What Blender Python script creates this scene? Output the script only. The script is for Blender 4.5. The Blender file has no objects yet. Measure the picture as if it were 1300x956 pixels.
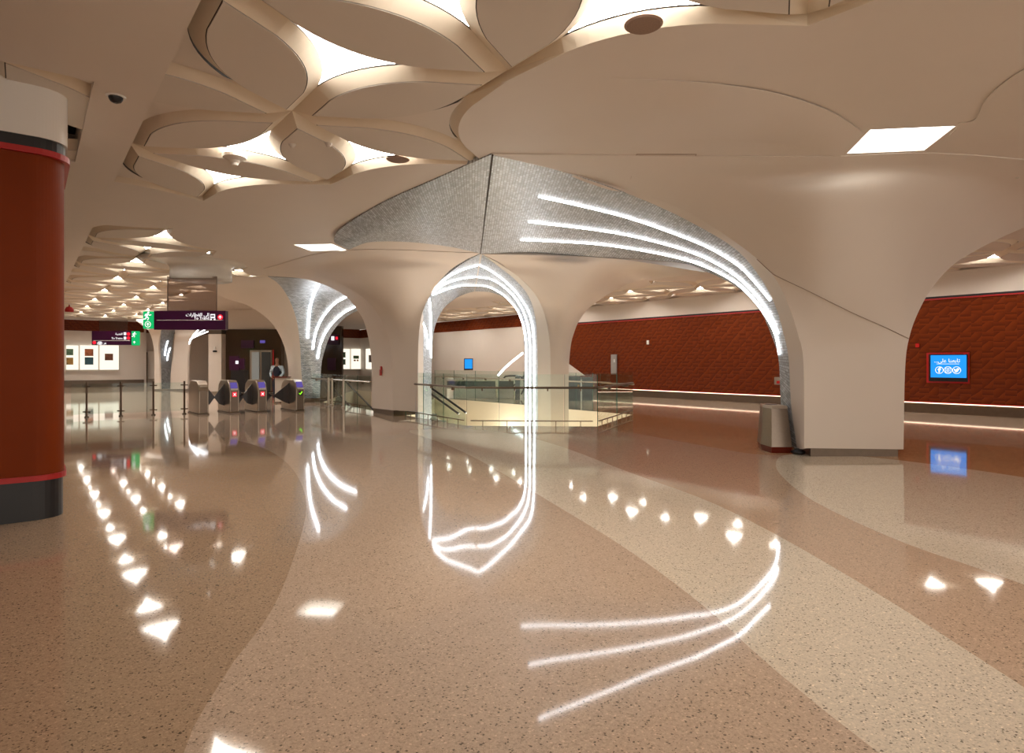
import bpy, bmesh, math, random
from mathutils import Vector, Matrix
from mathutils.geometry import delaunay_2d_cdt
from mathutils.bvhtree import BVHTree
R = math.radians
random.seed(7)
sc = bpy.context.scene
COL = sc.collection

# ------------------------------------------------------------ camera, world, exposure
F = 800.0; HOR = 460.0; CH = 1.6
cam = bpy.data.cameras.new('camera'); co = bpy.data.objects.new('camera', cam); COL.objects.link(co)
co.location = (0, 0, CH); co.rotation_euler = (R(90), 0, 0)
cam.sensor_width = 36; cam.lens = F * 36 / 1300; cam.shift_y = -(478 - HOR) / 1300
cam.clip_start = 0.05; cam.clip_end = 300
sc.camera = co
sc.view_settings.view_transform = 'Standard'; sc.view_settings.look = 'None'
sc.view_settings.gamma = 1; sc.view_settings.use_curve_mapping = False
sc.view_settings.exposure = 0.30
sc.cycles.use_denoising = True
sc.cycles.max_bounces = 10; sc.cycles.diffuse_bounces = 5; sc.cycles.glossy_bounces = 5
sc.cycles.transparent_max_bounces = 24; sc.cycles.transmission_bounces = 8
sc.cycles.sample_clamp_indirect = 6.0
sc.cycles.caustics_reflective = False; sc.cycles.caustics_refractive = False
w = bpy.data.worlds.new('world'); sc.world = w; w.use_nodes = True
WORLD_STR = 1.15
w.node_tree.nodes['Background'].inputs[0].default_value = (1.0, 0.88, 0.76, 1)
w.node_tree.nodes['Background'].inputs[1].default_value = WORLD_STR
STAR_E, SKY_E, STRIP_E = 20.0, 7.0, 11.0

# building axes: a = along the hall, b = across it (camera stands at 0,0)
TH = R(37.55)
ax, ay = -math.sin(TH), math.cos(TH)
bx_, by_ = math.cos(TH), math.sin(TH)
def B(X, Y, z=0.0): return Vector((X * bx_ + Y * ax, X * by_ + Y * ay, z))
def P(px, py, d): return Vector(((px - 650) / F * d, d, CH + (HOR - py) / F * d))
def Z(px, py, z):                       # point seen at a pixel, lying at height z
    return P(px, py, F * (z - CH) / (HOR - py))
def G(px, py): return Z(px, py, 0.0)    # point on the floor

# ------------------------------------------------------------ materials
def mat(name, col, rough=0.6, metal=0.0, **k):
    m = bpy.data.materials.new(name); m.use_nodes = True
    b = m.node_tree.nodes['Principled BSDF']
    b.inputs['Base Color'].default_value = (*col, 1); b.inputs['Roughness'].default_value = rough
    b.inputs['Metallic'].default_value = metal
    for kk, v in k.items(): b.inputs[kk].default_value = v
    return m
def nd(m, t): return m.node_tree.nodes.new(t)
def ln(m, a, b): m.node_tree.links.new(a, b)
def emis(name, col, s):
    m = bpy.data.materials.new(name); m.use_nodes = True
    n = m.node_tree.nodes; n.remove(n['Principled BSDF'])
    e = n.new('ShaderNodeEmission'); e.inputs[0].default_value = (*col, 1); e.inputs[1].default_value = s
    ln(m, e.outputs[0], n['Material Output'].inputs[0]); return m
def noisy(m, scale, amt, bump=0.0, coord='Object'):
    """slight procedural variation of the base colour and a fine bump"""
    b = m.node_tree.nodes['Principled BSDF']; tc = nd(m, 'ShaderNodeTexCoord')
    no = nd(m, 'ShaderNodeTexNoise'); no.inputs['Scale'].default_value = scale; no.inputs['Detail'].default_value = 4
    ln(m, tc.outputs[coord], no.inputs['Vector'])
    c = b.inputs['Base Color'].default_value[:3]
    mx = nd(m, 'ShaderNodeMix'); mx.data_type = 'RGBA'
    mx.inputs[6].default_value = (*[x * (1 - amt) for x in c], 1); mx.inputs[7].default_value = (*[min(1, x * (1 + amt)) for x in c], 1)
    ln(m, no.outputs[0], mx.inputs[0]); ln(m, mx.outputs[2], b.inputs['Base Color'])
    if bump:
        bp = nd(m, 'ShaderNodeBump'); bp.inputs['Strength'].default_value = bump; bp.inputs['Distance'].default_value = 0.01
        ln(m, no.outputs[0], bp.inputs['Height']); ln(m, bp.outputs[0], b.inputs['Normal'])
    return m
M = {}
M['paint'] = noisy(mat('white_paint', (0.72, 0.655, 0.59), 0.55), 1.2, 0.03)
M['panel'] = noisy(mat('ceiling_panel_paint', (0.68, 0.625, 0.56), 0.6), 1.0, 0.03)
M['cream'] = noisy(mat('cream_rim_paint', (0.76, 0.67, 0.54), 0.5), 1.5, 0.03)
M['dark'] = mat('dark_gap', (0.05, 0.035, 0.025), 0.7)
M['black'] = noisy(mat('black_plastic', (0.012, 0.012, 0.014), 0.35), 8, 0.2)
M['steel'] = noisy(mat('brushed_steel', (0.50, 0.44, 0.37), 0.28, 1.0), 60, 0.12)
M['steel_dark'] = noisy(mat('bronze_steel', (0.17, 0.13, 0.10), 0.32, 0.9), 30, 0.15)
M['plinth'] = noisy(mat('plinth_steel', (0.16, 0.12, 0.09), 0.35, 0.7), 10, 0.15)
M['rust'] = noisy(mat('rust_red_panel', (0.19, 0.028, 0.001), 0.5, **{'Specular IOR Level': 0.15}), 3, 0.10)
M['redring'] = mat('red_trim', (0.42, 0.012, 0.012), 0.35)
M['purple'] = noisy(mat('sign_purple', (0.045, 0.004, 0.035), 0.3), 5, 0.05)
M['escalator'] = noisy(mat('escalator_grey', (0.10, 0.11, 0.115), 0.3, 0.6), 20, 0.2)
M['flap'] = mat('turnstile_flap', (0.02, 0.006, 0.006), 0.2)
M['bindark'] = mat('bin_red_base', (0.14, 0.014, 0.008), 0.25)
M['skin'] = noisy(mat('skin', (0.30, 0.15, 0.09), 0.5), 12, 0.08)
M['vest'] = noisy(mat('navy_vest', (0.012, 0.014, 0.03), 0.8), 12, 0.1)
M['shirt'] = noisy(mat('pale_shirt', (0.45, 0.55, 0.62), 0.8), 12, 0.05)
M['hair'] = mat('hair', (0.012, 0.01, 0.008), 0.6)
M['brownwall'] = noisy(mat('brown_glass_cladding', (0.060, 0.040, 0.022), 0.12), 2, 0.1)
M['star'] = emis('star_light', (1.0, 0.93, 0.84), STAR_E)
M['sky'] = emis('skylight_diffuser', (1.0, 0.95, 0.86), SKY_E)
M['strip'] = emis('led_strip', (0.95, 0.97, 1.0), STRIP_E)
M['strip_soft'] = emis('led_strip_distant', (0.95, 0.97, 1.0), 5.0)
M['cove'] = emis('cove_light', (1.0, 0.72, 0.50), 3.0)
M['boxlight'] = emis('poster_box_light', (1.0, 0.90, 0.74), 1.0)
M['white_e'] = emis('lit_sign_white', (1, 0.97, 0.97), 1.1)
M['red_e'] = emis('lit_sign_red', (0.85, 0.02, 0.04), 1.0)
M['green_e'] = emis('lit_sign_green', (0.01, 0.42, 0.12), 1.0)
M['lime_e'] = emis('lit_check_green', (0.25, 0.9, 0.02), 1.6)
M['blue_e'] = emis('lit_screen_blue', (0.02, 0.30, 0.92), 1.0)
M['violet_e'] = emis('lit_reader_violet', (0.10, 0.07, 0.28), 1.0)
M['white_gloss'] = mat('white_plastic', (0.8, 0.78, 0.74), 0.25)
M['redpaint'] = mat('extinguisher_red', (0.5, 0.01, 0.01), 0.35)
for nm, c in (('art_green', (0.08, 0.16, 0.09)), ('art_orange', (0.35, 0.10, 0.03)), ('art_teal', (0.03, 0.10, 0.13)), ('art_gold', (0.38, 0.22, 0.05)), ('art_brown', (0.14, 0.05, 0.02))):
    m = mat(nm, c, 0.5); M[nm] = m
    b = m.node_tree.nodes['Principled BSDF']; v = nd(m, 'ShaderNodeTexVoronoi'); v.inputs['Scale'].default_value = 5
    tc = nd(m, 'ShaderNodeTexCoord'); ln(m, tc.outputs['Object'], v.inputs['Vector'])
    mx = nd(m, 'ShaderNodeMix'); mx.data_type = 'RGBA'; mx.inputs[6].default_value = (*[x * 0.4 for x in c], 1); mx.inputs[7].default_value = (*[min(1, x * 1.8) for x in c], 1)
    ln(m, v.outputs['Color'], mx.inputs[0]); ln(m, mx.outputs[2], b.inputs['Base Color'])
# glass: thin architectural pane
def glass(name, tint, refl=0.10, keep=0.92):
    m = bpy.data.materials.new(name); m.use_nodes = True
    n = m.node_tree.nodes; n.remove(n['Principled BSDF'])
    t = n.new('ShaderNodeBsdfTransparent'); t.inputs[0].default_value = (*[x * keep for x in tint], 1)
    g = n.new('ShaderNodeBsdfGlossy'); g.inputs['Roughness'].default_value = 0.02; g.inputs[0].default_value = (0.9, 0.95, 0.95, 1)
    fr0 = n.new('ShaderNodeLayerWeight'); fr0.inputs[0].default_value = 0.5; fr = n.new('ShaderNodeMath'); fr.operation = 'POWER'; fr.inputs[1].default_value = 4.0; ln(m, fr0.outputs['Facing'], fr.inputs[0])
    ad = n.new('ShaderNodeMath'); ad.operation = 'MULTIPLY_ADD'; ad.inputs[1].default_value = 0.6; ad.inputs[2].default_value = refl * 0.3
    ln(m, fr.outputs[0], ad.inputs[0])
    mx = n.new('ShaderNodeMixShader'); ln(m, ad.outputs[0], mx.inputs[0]); ln(m, t.outputs[0], mx.inputs[1]); ln(m, g.outputs[0], mx.inputs[2])
    ln(m, mx.outputs[0], n['Material Output'].inputs[0]); return m
M['glass'] = glass('railing_glass', (0.94, 0.99, 0.97), 0.10, 0.96)
M['glass_edge'] = mat('glass_edge_green', (0.05, 0.14, 0.11), 0.2)
M['glass_smoke'] = glass('smoke_barrier_glass', (0.80, 0.74, 0.72), 0.4)

# mother-of-pearl mosaic
m = M['mosaic'] = mat('pearl_mosaic', (0.5, 0.52, 0.54), 0.38, 0.1)
b = m.node_tree.nodes['Principled BSDF']; uv = nd(m, 'ShaderNodeUVMap')
br = nd(m, 'ShaderNodeTexBrick'); br.inputs['Scale'].default_value = 1.0
br.inputs['Brick Width'].default_value = 0.12; br.inputs['Row Height'].default_value = 0.05
br.inputs['Mortar Size'].default_value = 0.004; br.inputs['Color1'].default_value = (0.62, 0.69, 0.76, 1)
br.inputs['Color2'].default_value = (0.30, 0.35, 0.40, 1); br.inputs['Mortar'].default_value = (0.12, 0.13, 0.14, 1)
ln(m, uv.outputs[0], br.inputs['Vector']); ln(m, br.outputs['Color'], b.inputs['Base Color'])
bp = nd(m, 'ShaderNodeBump'); bp.inputs['Strength'].default_value = 0.35; bp.inputs['Distance'].default_value = 0.01
vo = nd(m, 'ShaderNodeTexVoronoi'); vo.inputs['Scale'].default_value = 18; ln(m, uv.outputs[0], vo.inputs['Vector'])
sepc = nd(m, 'ShaderNodeSeparateColor'); ln(m, vo.outputs['Color'], sepc.inputs[0])
ma = nd(m, 'ShaderNodeMath'); ma.operation = 'ADD'; ln(m, br.outputs['Color'], ma.inputs[0]); ln(m, sepc.outputs[0], ma.inputs[1])
ln(m, ma.outputs[0], bp.inputs['Height']); ln(m, bp.outputs[0], b.inputs['Normal'])

# faceted rust wall tiles
m = M['rustwall'] = mat('faceted_rust_tiles', (0.30, 0.06, 0.01), 0.45, **{'Specular IOR Level': 0.25})
b = m.node_tree.nodes['Principled BSDF']; uv = nd(m, 'ShaderNodeUVMap')
mp = nd(m, 'ShaderNodeMapping'); mp.inputs['Rotation'].default_value = (0, 0, 0); ln(m, uv.outputs[0], mp.inputs[0])
ck = nd(m, 'ShaderNodeTexChecker'); ck.inputs['Scale'].default_value = 3.6; ln(m, mp.outputs[0], ck.inputs['Vector'])
w1 = nd(m, 'ShaderNodeTexWave'); w1.wave_type = 'BANDS'; w1.bands_direction = 'DIAGONAL'; w1.inputs['Scale'].default_value = 2.0; w1.inputs['Distortion'].default_value = 2.0
w1.wave_profile = 'SAW'
w2 = nd(m, 'ShaderNodeTexWave'); w2.wave_type = 'BANDS'; w2.bands_direction = 'Y'; w2.inputs['Scale'].default_value = 2.0; w2.wave_profile = 'SAW'; w2.inputs['Distortion'].default_value = 1.0
ln(m, mp.outputs[0], w1.inputs['Vector']); ln(m, mp.outputs[0], w2.inputs['Vector'])
mx = nd(m, 'ShaderNodeMix'); mx.data_type = 'FLOAT'; ln(m, ck.outputs['Fac'], mx.inputs[0]); ln(m, w1.outputs['Fac'], mx.inputs[2]); ln(m, w2.outputs['Fac'], mx.inputs[3])
bp = nd(m, 'ShaderNodeBump'); bp.inputs['Strength'].default_value = 0.7; bp.inputs['Distance'].default_value = 0.06
ln(m, mx.outputs[0], bp.inputs['Height']); ln(m, bp.outputs[0], b.inputs['Normal'])
mc = nd(m, 'ShaderNodeMix'); mc.data_type = 'RGBA'; mc.inputs[6].default_value = (0.105, 0.014, 0.001, 1); mc.inputs[7].default_value = (0.20, 0.034, 0.003, 1)
ln(m, mx.outputs[0], mc.inputs[0]); ln(m, mc.outputs[2], b.inputs['Base Color'])

# terrazzo
def terrazzo(name, base, rough=0.05):
    m = mat(name, base, rough); b = m.node_tree.nodes['Principled BSDF']
    tc = nd(m, 'ShaderNodeTexCoord')
    v = nd(m, 'ShaderNodeTexVoronoi'); v.inputs['Scale'].default_value = 115; ln(m, tc.outputs['Object'], v.inputs['Vector'])
    sp = nd(m, 'ShaderNodeSeparateColor'); ln(m, v.outputs['Color'], sp.inputs[0])
    r = nd(m, 'ShaderNodeValToRGB'); ln(m, sp.outputs[0], r.inputs[0]); r.color_ramp.interpolation = 'CONSTANT'
    e = r.color_ramp.elements
    def s(k): return (*[min(1, x * k) for x in base], 1)
    e[0].position = 0; e[0].color = s(0.30); e[1].position = 0.035; e[1].color = s(0.78)
    for p, k in ((0.14, 0.94), (0.40, 1.0), (0.70, 1.06), (0.90, 1.14), (0.975, 1.35)):
        x = e.new(p); x.color = s(k)
    no = nd(m, 'ShaderNodeTexNoise'); no.inputs['Scale'].default_value = 260; ln(m, tc.outputs['Object'], no.inputs['Vector'])
    mx = nd(m, 'ShaderNodeMix'); mx.data_type = 'RGBA'; mx.blend_type = 'OVERLAY'; mx.inputs[0].default_value = 0.35
    ln(m, r.outputs[0], mx.inputs[6]); ln(m, no.outputs[0], mx.inputs[7]); ln(m, mx.outputs[2], b.inputs['Base Color'])
    n2 = nd(m, 'ShaderNodeTexNoise'); n2.inputs['Scale'].default_value = 0.7; n2.inputs['Detail'].default_value = 3; ln(m, tc.outputs['Object'], n2.inputs['Vector'])
    mr = nd(m, 'ShaderNodeMapRange'); mr.inputs[3].default_value = rough * 0.7; mr.inputs[4].default_value = rough * 1.35
    ln(m, n2.outputs[0], mr.inputs[0]); ln(m, mr.outputs[0], b.inputs['Roughness'])
    b.inputs['IOR'].default_value = 1.6
    return m
M['t_tan'] = terrazzo('terrazzo_tan', (0.42, 0.29, 0.19))
M['t_beige'] = terrazzo('terrazzo_beige', (0.55, 0.41, 0.305))
M['t_light'] = terrazzo('terrazzo_light', (0.72, 0.62, 0.49))
M['t_band'] = terrazzo('terrazzo_band', (0.56, 0.40, 0.285))
M['t_brown'] = terrazzo('terrazzo_brown', (0.56, 0.34, 0.19))
M['t_pale'] = terrazzo('terrazzo_pale', (0.60, 0.44, 0.30))

# ------------------------------------------------------------ mesh helpers
class MB:
    def __init__(s): s.v = []; s.f = []; s.mi = []; s.uv = {}
    def add(s, vs, fs, mi=0):
        o = len(s.v); s.v += [Vector(x) for x in vs]
        for f in fs: s.f.append([o + i for i in f]); s.mi.append(mi)
        return s
    def box(s, c, size, rz=0.0, mi=0, bev=0.0):
        c = Vector(c); sx, sy, sz = [x / 2 for x in size]; cr, sr = math.cos(rz), math.sin(rz)
        if bev:
            bm = bmesh.new(); bmesh.ops.create_cube(bm, size=1)
            for v in bm.verts: v.co = Vector((v.co.x * size[0], v.co.y * size[1], v.co.z * size[2]))
            bmesh.ops.bevel(bm, geom=bm.edges[:], offset=bev, segments=2, affect='EDGES', profile=0.5)
            bm.verts.index_update()
            vs = [Vector((v.co.x * cr - v.co.y * sr, v.co.x * sr + v.co.y * cr, v.co.z)) + c for v in bm.verts]
            s.add(vs, [[v.index for v in f.verts] for f in bm.faces], mi); bm.free(); return s
        vs = []
        for z in (-sz, sz):
            for x, y in ((-sx, -sy), (sx, -sy), (sx, sy), (-sx, sy)):
                vs.append(Vector((x * cr - y * sr, x * sr + y * cr, z)) + c)
        return s.add(vs, [(3, 2, 1, 0), (4, 5, 6, 7), (0, 1, 5, 4), (1, 2, 6, 5), (2, 3, 7, 6), (3, 0, 4, 7)], mi)
    def tube(s, pts, r, n=8, mi=0, caps=True):
        pts = [Vector(p) for p in pts]; rings = []
        for i, p in enumerate(pts):
            t = (pts[min(i + 1, len(pts) - 1)] - pts[max(i - 1, 0)]).normalized()
            up = Vector((0, 0, 1)) if abs(t.z) < 0.95 else Vector((1, 0, 0))
            u = t.cross(up).normalized(); v = t.cross(u).normalized()
            rr = r[i] if isinstance(r, (list, tuple)) else r
            rings.append([p + (u * math.cos(2 * math.pi * k / n) + v * math.sin(2 * math.pi * k / n)) * rr for k in range(n)])
        fs = []
        for i in range(len(rings) - 1):
            for k in range(n): fs.append((i * n + k, (i + 1) * n + k, (i + 1) * n + (k + 1) % n, i * n + (k + 1) % n))
        if caps: fs += [list(range(n)), list(range((len(rings) - 1) * n, len(rings) * n))[::-1]]
        return s.add([x for rg in rings for x in rg], fs, mi)
    def lathe(s, c, prof, n=24, mi=0):
        c = Vector(c); vs = []
        for r, z in prof:
            for k in range(n): vs.append(c + Vector((r * math.cos(2 * math.pi * k / n), r * math.sin(2 * math.pi * k / n), z)))
        fs = [(i * n + k, i * n + (k + 1) % n, (i + 1) * n + (k + 1) % n, (i + 1) * n + k) for i in range(len(prof) - 1) for k in range(n)]
        fs += [list(range(n))[::-1], list(range((len(prof) - 1) * n, len(prof) * n))]
        return s.add(vs, fs, mi)
    def prism(s, poly, z0, z1, mi=0):
        """vertical prism over a list of world xy points"""
        n = len(poly); vs = [Vector((p[0], p[1], z0)) for p in poly] + [Vector((p[0], p[1], z1)) for p in poly]
        return s.add(vs, [list(range(n))[::-1], list(range(n, 2 * n))] + [(i, (i + 1) % n, n + (i + 1) % n, n + i) for i in range(n)], mi)
    def slab(s, poly, nrm, th, mi=0):
        """planar polygon of 3D points given a thickness along nrm"""
        n = len(poly); nrm = Vector(nrm) * th; vs = [Vector(p) for p in poly] + [Vector(p) + nrm for p in poly]
        return s.add(vs, [list(range(n))[::-1], list(range(n, 2 * n))] + [(i, (i + 1) % n, n + (i + 1) % n, n + i) for i in range(n)], mi)
def wloc(o):
    l = Vector(o.location)
    while o.parent: o = o.parent; l += Vector(o.location)
    return l
def obj(name, mb, mats, parent=None, smooth=False, local=False, origin=None):
    me = bpy.data.meshes.new(name)
    vs = mb.v
    if parent is not None: off = Vector((0, 0, 0)) if local else wloc(parent)
    elif local: off = Vector((0, 0, 0))
    else:
        if origin is None:
            xs = [v.x for v in vs]; ys = [v.y for v in vs]; origin = Vector(((min(xs) + max(xs)) / 2, (min(ys) + max(ys)) / 2, min(v.z for v in vs)))
        off = Vector(origin)
    me.from_pydata([tuple(v - off) for v in vs], [], mb.f); me.validate(verbose=False)
    if not isinstance(mats, (list, tuple)): mats = [mats]
    for x in mats: me.materials.append(M[x] if isinstance(x, str) else x)
    if len(mats) > 1 and len(me.polygons) == len(mb.mi): me.polygons.foreach_set('material_index', mb.mi)
    if mb.uv and len(me.vertices) == len(vs):
        ul = me.uv_layers.new(name='UVMap')
        for lp in me.loops: ul.data[lp.index].uv = mb.uv.get(lp.vertex_index, (0, 0))
    if smooth:
        me.polygons.foreach_set('use_smooth', [True] * len(me.polygons))
    me.update()
    o = bpy.data.objects.new(name, me); COL.objects.link(o)
    if parent is not None: o.parent = parent
    elif not local: o.location = off
    return o
def tag(o, label, cat, group=None):
    o['label'] = label; o['category'] = cat
    if group: o['group'] = group
    return o
def struct(o): o['kind'] = 'structure'; return o
def thing(name, label, cat, loc=(0, 0, 0), rz=0.0, group=None):
    o = bpy.data.objects.new(name, None); COL.objects.link(o); o.location = loc; o.rotation_euler = (0, 0, rz)
    o.empty_display_size = 0.1
    return tag(o, label, cat, group)
def dup(root, loc, rz, label):
    def cp(o, par):
        c = o.copy(); COL.objects.link(c); c.parent = par
        for ch in list(o.children): cp(ch, c)
        return c
    r = cp(root, None); r.location = loc; r.rotation_euler = (0, 0, rz); r['label'] = label
    return r
def solid(o, th, off=1.0):
    md = o.modifiers.new('thickness', 'SOLIDIFY'); md.thickness = th; md.offset = off
    es_ = o.modifiers.new('edges', 'EDGE_SPLIT'); es_.split_angle = R(50)
def crom(pts, t):
    n = len(pts) - 1; x = min(max(t, 0), 1) * n; i = min(int(x), n - 1); f = x - i
    p1, p2 = pts[i], pts[i + 1]
    p0 = pts[i - 1] if i > 0 else p1 * 2 - p2
    p3 = pts[i + 2] if i + 2 <= n else p2 * 2 - p1
    return 0.5 * ((2 * p1) + (p2 - p0) * f + (2 * p0 - 5 * p1 + 4 * p2 - p3) * f * f + (3 * p1 - p0 - 3 * p2 + p3) * f * f * f)
def cromc(pts, t):
    """centripetal spline across guide points of uneven spacing"""
    n = len(pts) - 1
    if n == 1: return pts[0].lerp(pts[1], t)
    x = min(max(t, 0), 1) * n; i = min(int(x), n - 1); f = x - i
    p1, p2 = pts[i], pts[i + 1]; p0 = pts[i - 1] if i > 0 else p1 * 2 - p2; p3 = pts[i + 2] if i + 2 <= n else p2 * 2 - p1
    t0 = 0.0; t1 = t0 + max(1e-4, (p1 - p0).length) ** 0.5; t2 = t1 + max(1e-4, (p2 - p1).length) ** 0.5; t3 = t2 + max(1e-4, (p3 - p2).length) ** 0.5
    u = t1 + (t2 - t1) * f
    A1 = p0 * ((t1 - u) / (t1 - t0)) + p1 * ((u - t0) / (t1 - t0)); A2 = p1 * ((t2 - u) / (t2 - t1)) + p2 * ((u - t1) / (t2 - t1)); A3 = p2 * ((t3 - u) / (t3 - t2)) + p3 * ((u - t2) / (t3 - t2))
    B1 = A1 * ((t2 - u) / (t2 - t0)) + A2 * ((u - t0) / (t2 - t0)); B2 = A2 * ((t3 - u) / (t3 - t1)) + A3 * ((u - t1) / (t3 - t1))
    return B1 * ((t2 - u) / (t2 - t1)) + B2 * ((u - t1) / (t2 - t1))
def resample(pts, n, arc=False):
    if not arc: return [crom(pts, i / (n - 1)) for i in range(n)]
    fine = [crom(pts, i / 300) for i in range(301)]; L = [0]
    for a, b in zip(fine, fine[1:]): L.append(L[-1] + (b - a).length)
    out = []; j = 0
    for i in range(n):
        t = L[-1] * i / (n - 1)
        while j < 299 and L[j + 1] < t: j += 1
        f = (t - L[j]) / max(1e-9, L[j + 1] - L[j]); out.append(fine[j].lerp(fine[j + 1], min(1, max(0, f))))
    return out
def loft(curves, n=40, m=12, arc=False, flip=False):
    """grid surface through guide curves; UVs in metres"""
    cs = [resample(c, n, arc) for c in curves]; mb = MB(); grid = []
    for i in range(n):
        row = [c[i] for c in cs]; grid.append([cromc(row, k / (m - 1)) for k in range(m)])
    mb.v = [p for r in grid for p in r]
    for i in range(n - 1):
        for k in range(m - 1):
            f = [i * m + k, i * m + k + 1, (i + 1) * m + k + 1, (i + 1) * m + k]
            mb.f.append(f[::-1] if flip else f); mb.mi.append(0)
    v = 0.0
    for i in range(n):
        if i: v += (grid[i][m // 2] - grid[i - 1][m // 2]).length
        u = 0.0; mid = m // 2; acc = [0.0]
        for k in range(1, m): acc.append(acc[-1] + (grid[i][k] - grid[i][k - 1]).length)
        for k in range(m): mb.uv[i * m + k] = (acc[k] - acc[mid], v)
    return mb
def bvh(mb): return BVHTree.FromPolygons([tuple(v) for v in mb.v], mb.f)
CAMP = Vector((0, 0, CH))
def on_surface(tree, px, py):
    d = (P(px, py, 1.0) - CAMP).normalized(); h = tree.ray_cast(CAMP, d)
    if h[0] is None:
        # nearest point of the surface to the line of sight
        best = None
        for k in range(60, 400):
            q = CAMP + d * (k * 0.1); nn = tree.find_nearest(q)
            if best is None or nn[3] < best[3]: best = nn
        h = (best[0], best[1], 0, 0)
    n = h[1] if h[1].dot(d) < 0 else -h[1]
    return h[0] + n * 0.012
def strip(name, pix, trees, parent, r=0.016, m='strip'):
    pts = resample([Vector((a, b, 0)) for a, b in pix], 26)
    out = []
    for p in pts: out.append(on_surface(trees, p.x, p.y))
    return obj(name, MB().tube(out, r, 6), m, parent)
def fill(loops, z, up=True):
    """triangulated planar region, first loop outer, others holes (world xy)"""
    vs, es = [], []
    for lp in loops:
        o = len(vs); n = len(lp); vs += [Vector((p[0], p[1])) for p in lp]; es += [(o + i, o + (i + 1) % n) for i in range(n)]
    r = delaunay_2d_cdt(vs, es, [], 0, 1e-5)
    def inside(p, lp):
        c = False; j = len(lp) - 1
        for i in range(len(lp)):
            if (lp[i][1] > p[1]) != (lp[j][1] > p[1]) and p[0] < (lp[j][0] - lp[i][0]) * (p[1] - lp[i][1]) / (lp[j][1] - lp[i][1]) + lp[i][0]: c = not c
            j = i
        return c
    fs = []
    for f in r[2]:
        c = sum((r[0][i] for i in f), Vector((0, 0))) / len(f)
        if inside(c, loops[0]) and not any(inside(c, l) for l in loops[1:]): fs.append(list(f) if up else list(f)[::-1])
    return [Vector((v.x, v.y, z)) for v in r[0]], fs, inside

def text_mesh(name, s, size, mat_, parent, loc, rot, align='LEFT', ext=0.002):
    cu = bpy.data.curves.new(name, 'FONT'); cu.body = s; cu.size = size; cu.align_x = align; cu.extrude = ext; cu.resolution_u = 3
    to = bpy.data.objects.new(name, cu); COL.objects.link(to)
    bpy.context.view_layer.update()
    me = bpy.data.meshes.new_from_object(to.evaluated_get(bpy.context.evaluated_depsgraph_get()))
    bpy.data.objects.remove(to); bpy.data.curves.remove(cu)
    me.name = name; me.materials.clear(); me.materials.append(M[mat_])
    o = bpy.data.objects.new(name, me); COL.objects.link(o); o.parent = parent; o.location = loc; o.rotation_euler = rot
    return o

# ============================================================ STRUCTURE
CZ, NZ = 4.40, 4.50           # smooth ceiling height, node height of the leaf coffers
SX, SY = 1.365, 2.32
# ---- floor, coloured terrazzo sweeps
def gp(l): return [G(a, b) for a, b in l]
def xy(l): return [(p.x, p.y) for p in l]
void1 = [G(516, 527.5), G(592, 540.5), G(758, 541.5), G(803, 526.5), G(711, 518.5), G(665, 514), G(552, 505)]
void2 = [G(409, 511), G(438, 514.5), G(474, 521.5), G(545, 503.5), G(450, 495)]
outer = [B(-9, -7), B(23.2, -7), B(23.2, 51), B(-9, 51)]
def smooth_px(l, n=40): return [G(p.x, p.y) for p in resample([Vector((a, b, 0)) for a, b in l], n)]
r_tan = smooth_px([(150, 1400), (220, 1000), (280, 866), (342, 780), (374, 705), (389, 645), (378, 605), (352, 578), (312, 562), (240, 549), (120, 541), (-100, 541)]) + [B(-20, 20), B(-20, -7)]
r_light = smooth_px([(2200, 2000), (1400, 1200), (1002, 866), (900, 775), (800, 700), (690, 632), (610, 585), (560, 562), (520, 549)]) + smooth_px([(520, 546), (600, 545), (690, 560), (800, 600), (930, 650), (1100, 745), (1290, 866), (1700, 1130), (2600, 1700)])
r_pale = smooth_px([(1700, 890), (1300, 742), (1150, 690), (1040, 640), (995, 607), (985, 588), (1000, 577), (1060, 577), (1147, 585), (1300, 606), (1500, 640), (2200, 740)])
r_brown = smooth_px([(690, 531), (800, 549), (900, 567), (965, 577), (1040, 577), (1147, 585), (1300, 606), (1500, 640), (2200, 740)]) + smooth_px([(2200, 640), (1500, 590), (1300, 569), (1147, 557), (965, 545), (880, 534), (800, 524), (740, 515)])
r_band = smooth_px([(600, 545), (690, 560), (800, 600), (930, 650), (1100, 745), (1290, 866), (1700, 1130), (2600, 1700)]) + smooth_px([(2600, 1100), (1700, 890), (1300, 742), (1150, 690), (1040, 640), (995, 607), (985, 588), (1000, 577), (965, 577), (900, 567), (800, 549), (690, 531), (600, 528)])
regs = [(r_pale, 2), (r_brown, 4), (r_light, 2), (r_band, 3), (r_tan, 0)]
# one constrained triangulation carries every colour boundary
vs, es = [], []
for lp, closed in [(outer, True), (void1, True), (void2, True)] + [(r_, True) for r_, _ in regs]:
    o = len(vs); n = len(lp); vs += [Vector((p.x, p.y)) for p in lp]; es += [(o + i, o + (i + 1) % n) for i in range(n)]
rr = delaunay_2d_cdt(vs, es, [], 0, 1e-4)
_, _, inside = fill([xy(outer)], 0)
fm = MB(); fm.v = [Vector((v.x, v.y, 0)) for v in rr[0]]
lo, l1, l2 = xy(outer), xy(void1), xy(void2); lr = [(xy(r_), k) for r_, k in regs]
for f in rr[2]:
    c = sum((rr[0][i] for i in f), Vector((0, 0))) / len(f)
    if not inside(c, lo) or inside(c, l1) or inside(c, l2): continue
    k = 1
    for lp, kk in lr:
        if inside(c, lp): k = kk; break
    fm.f.append(list(f)); fm.mi.append(k)
struct(obj('floor', fm, ['t_tan', 't_beige', 't_light', 't_band', 't_brown', 't_pale'], origin=(0, 0, 0)))
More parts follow.
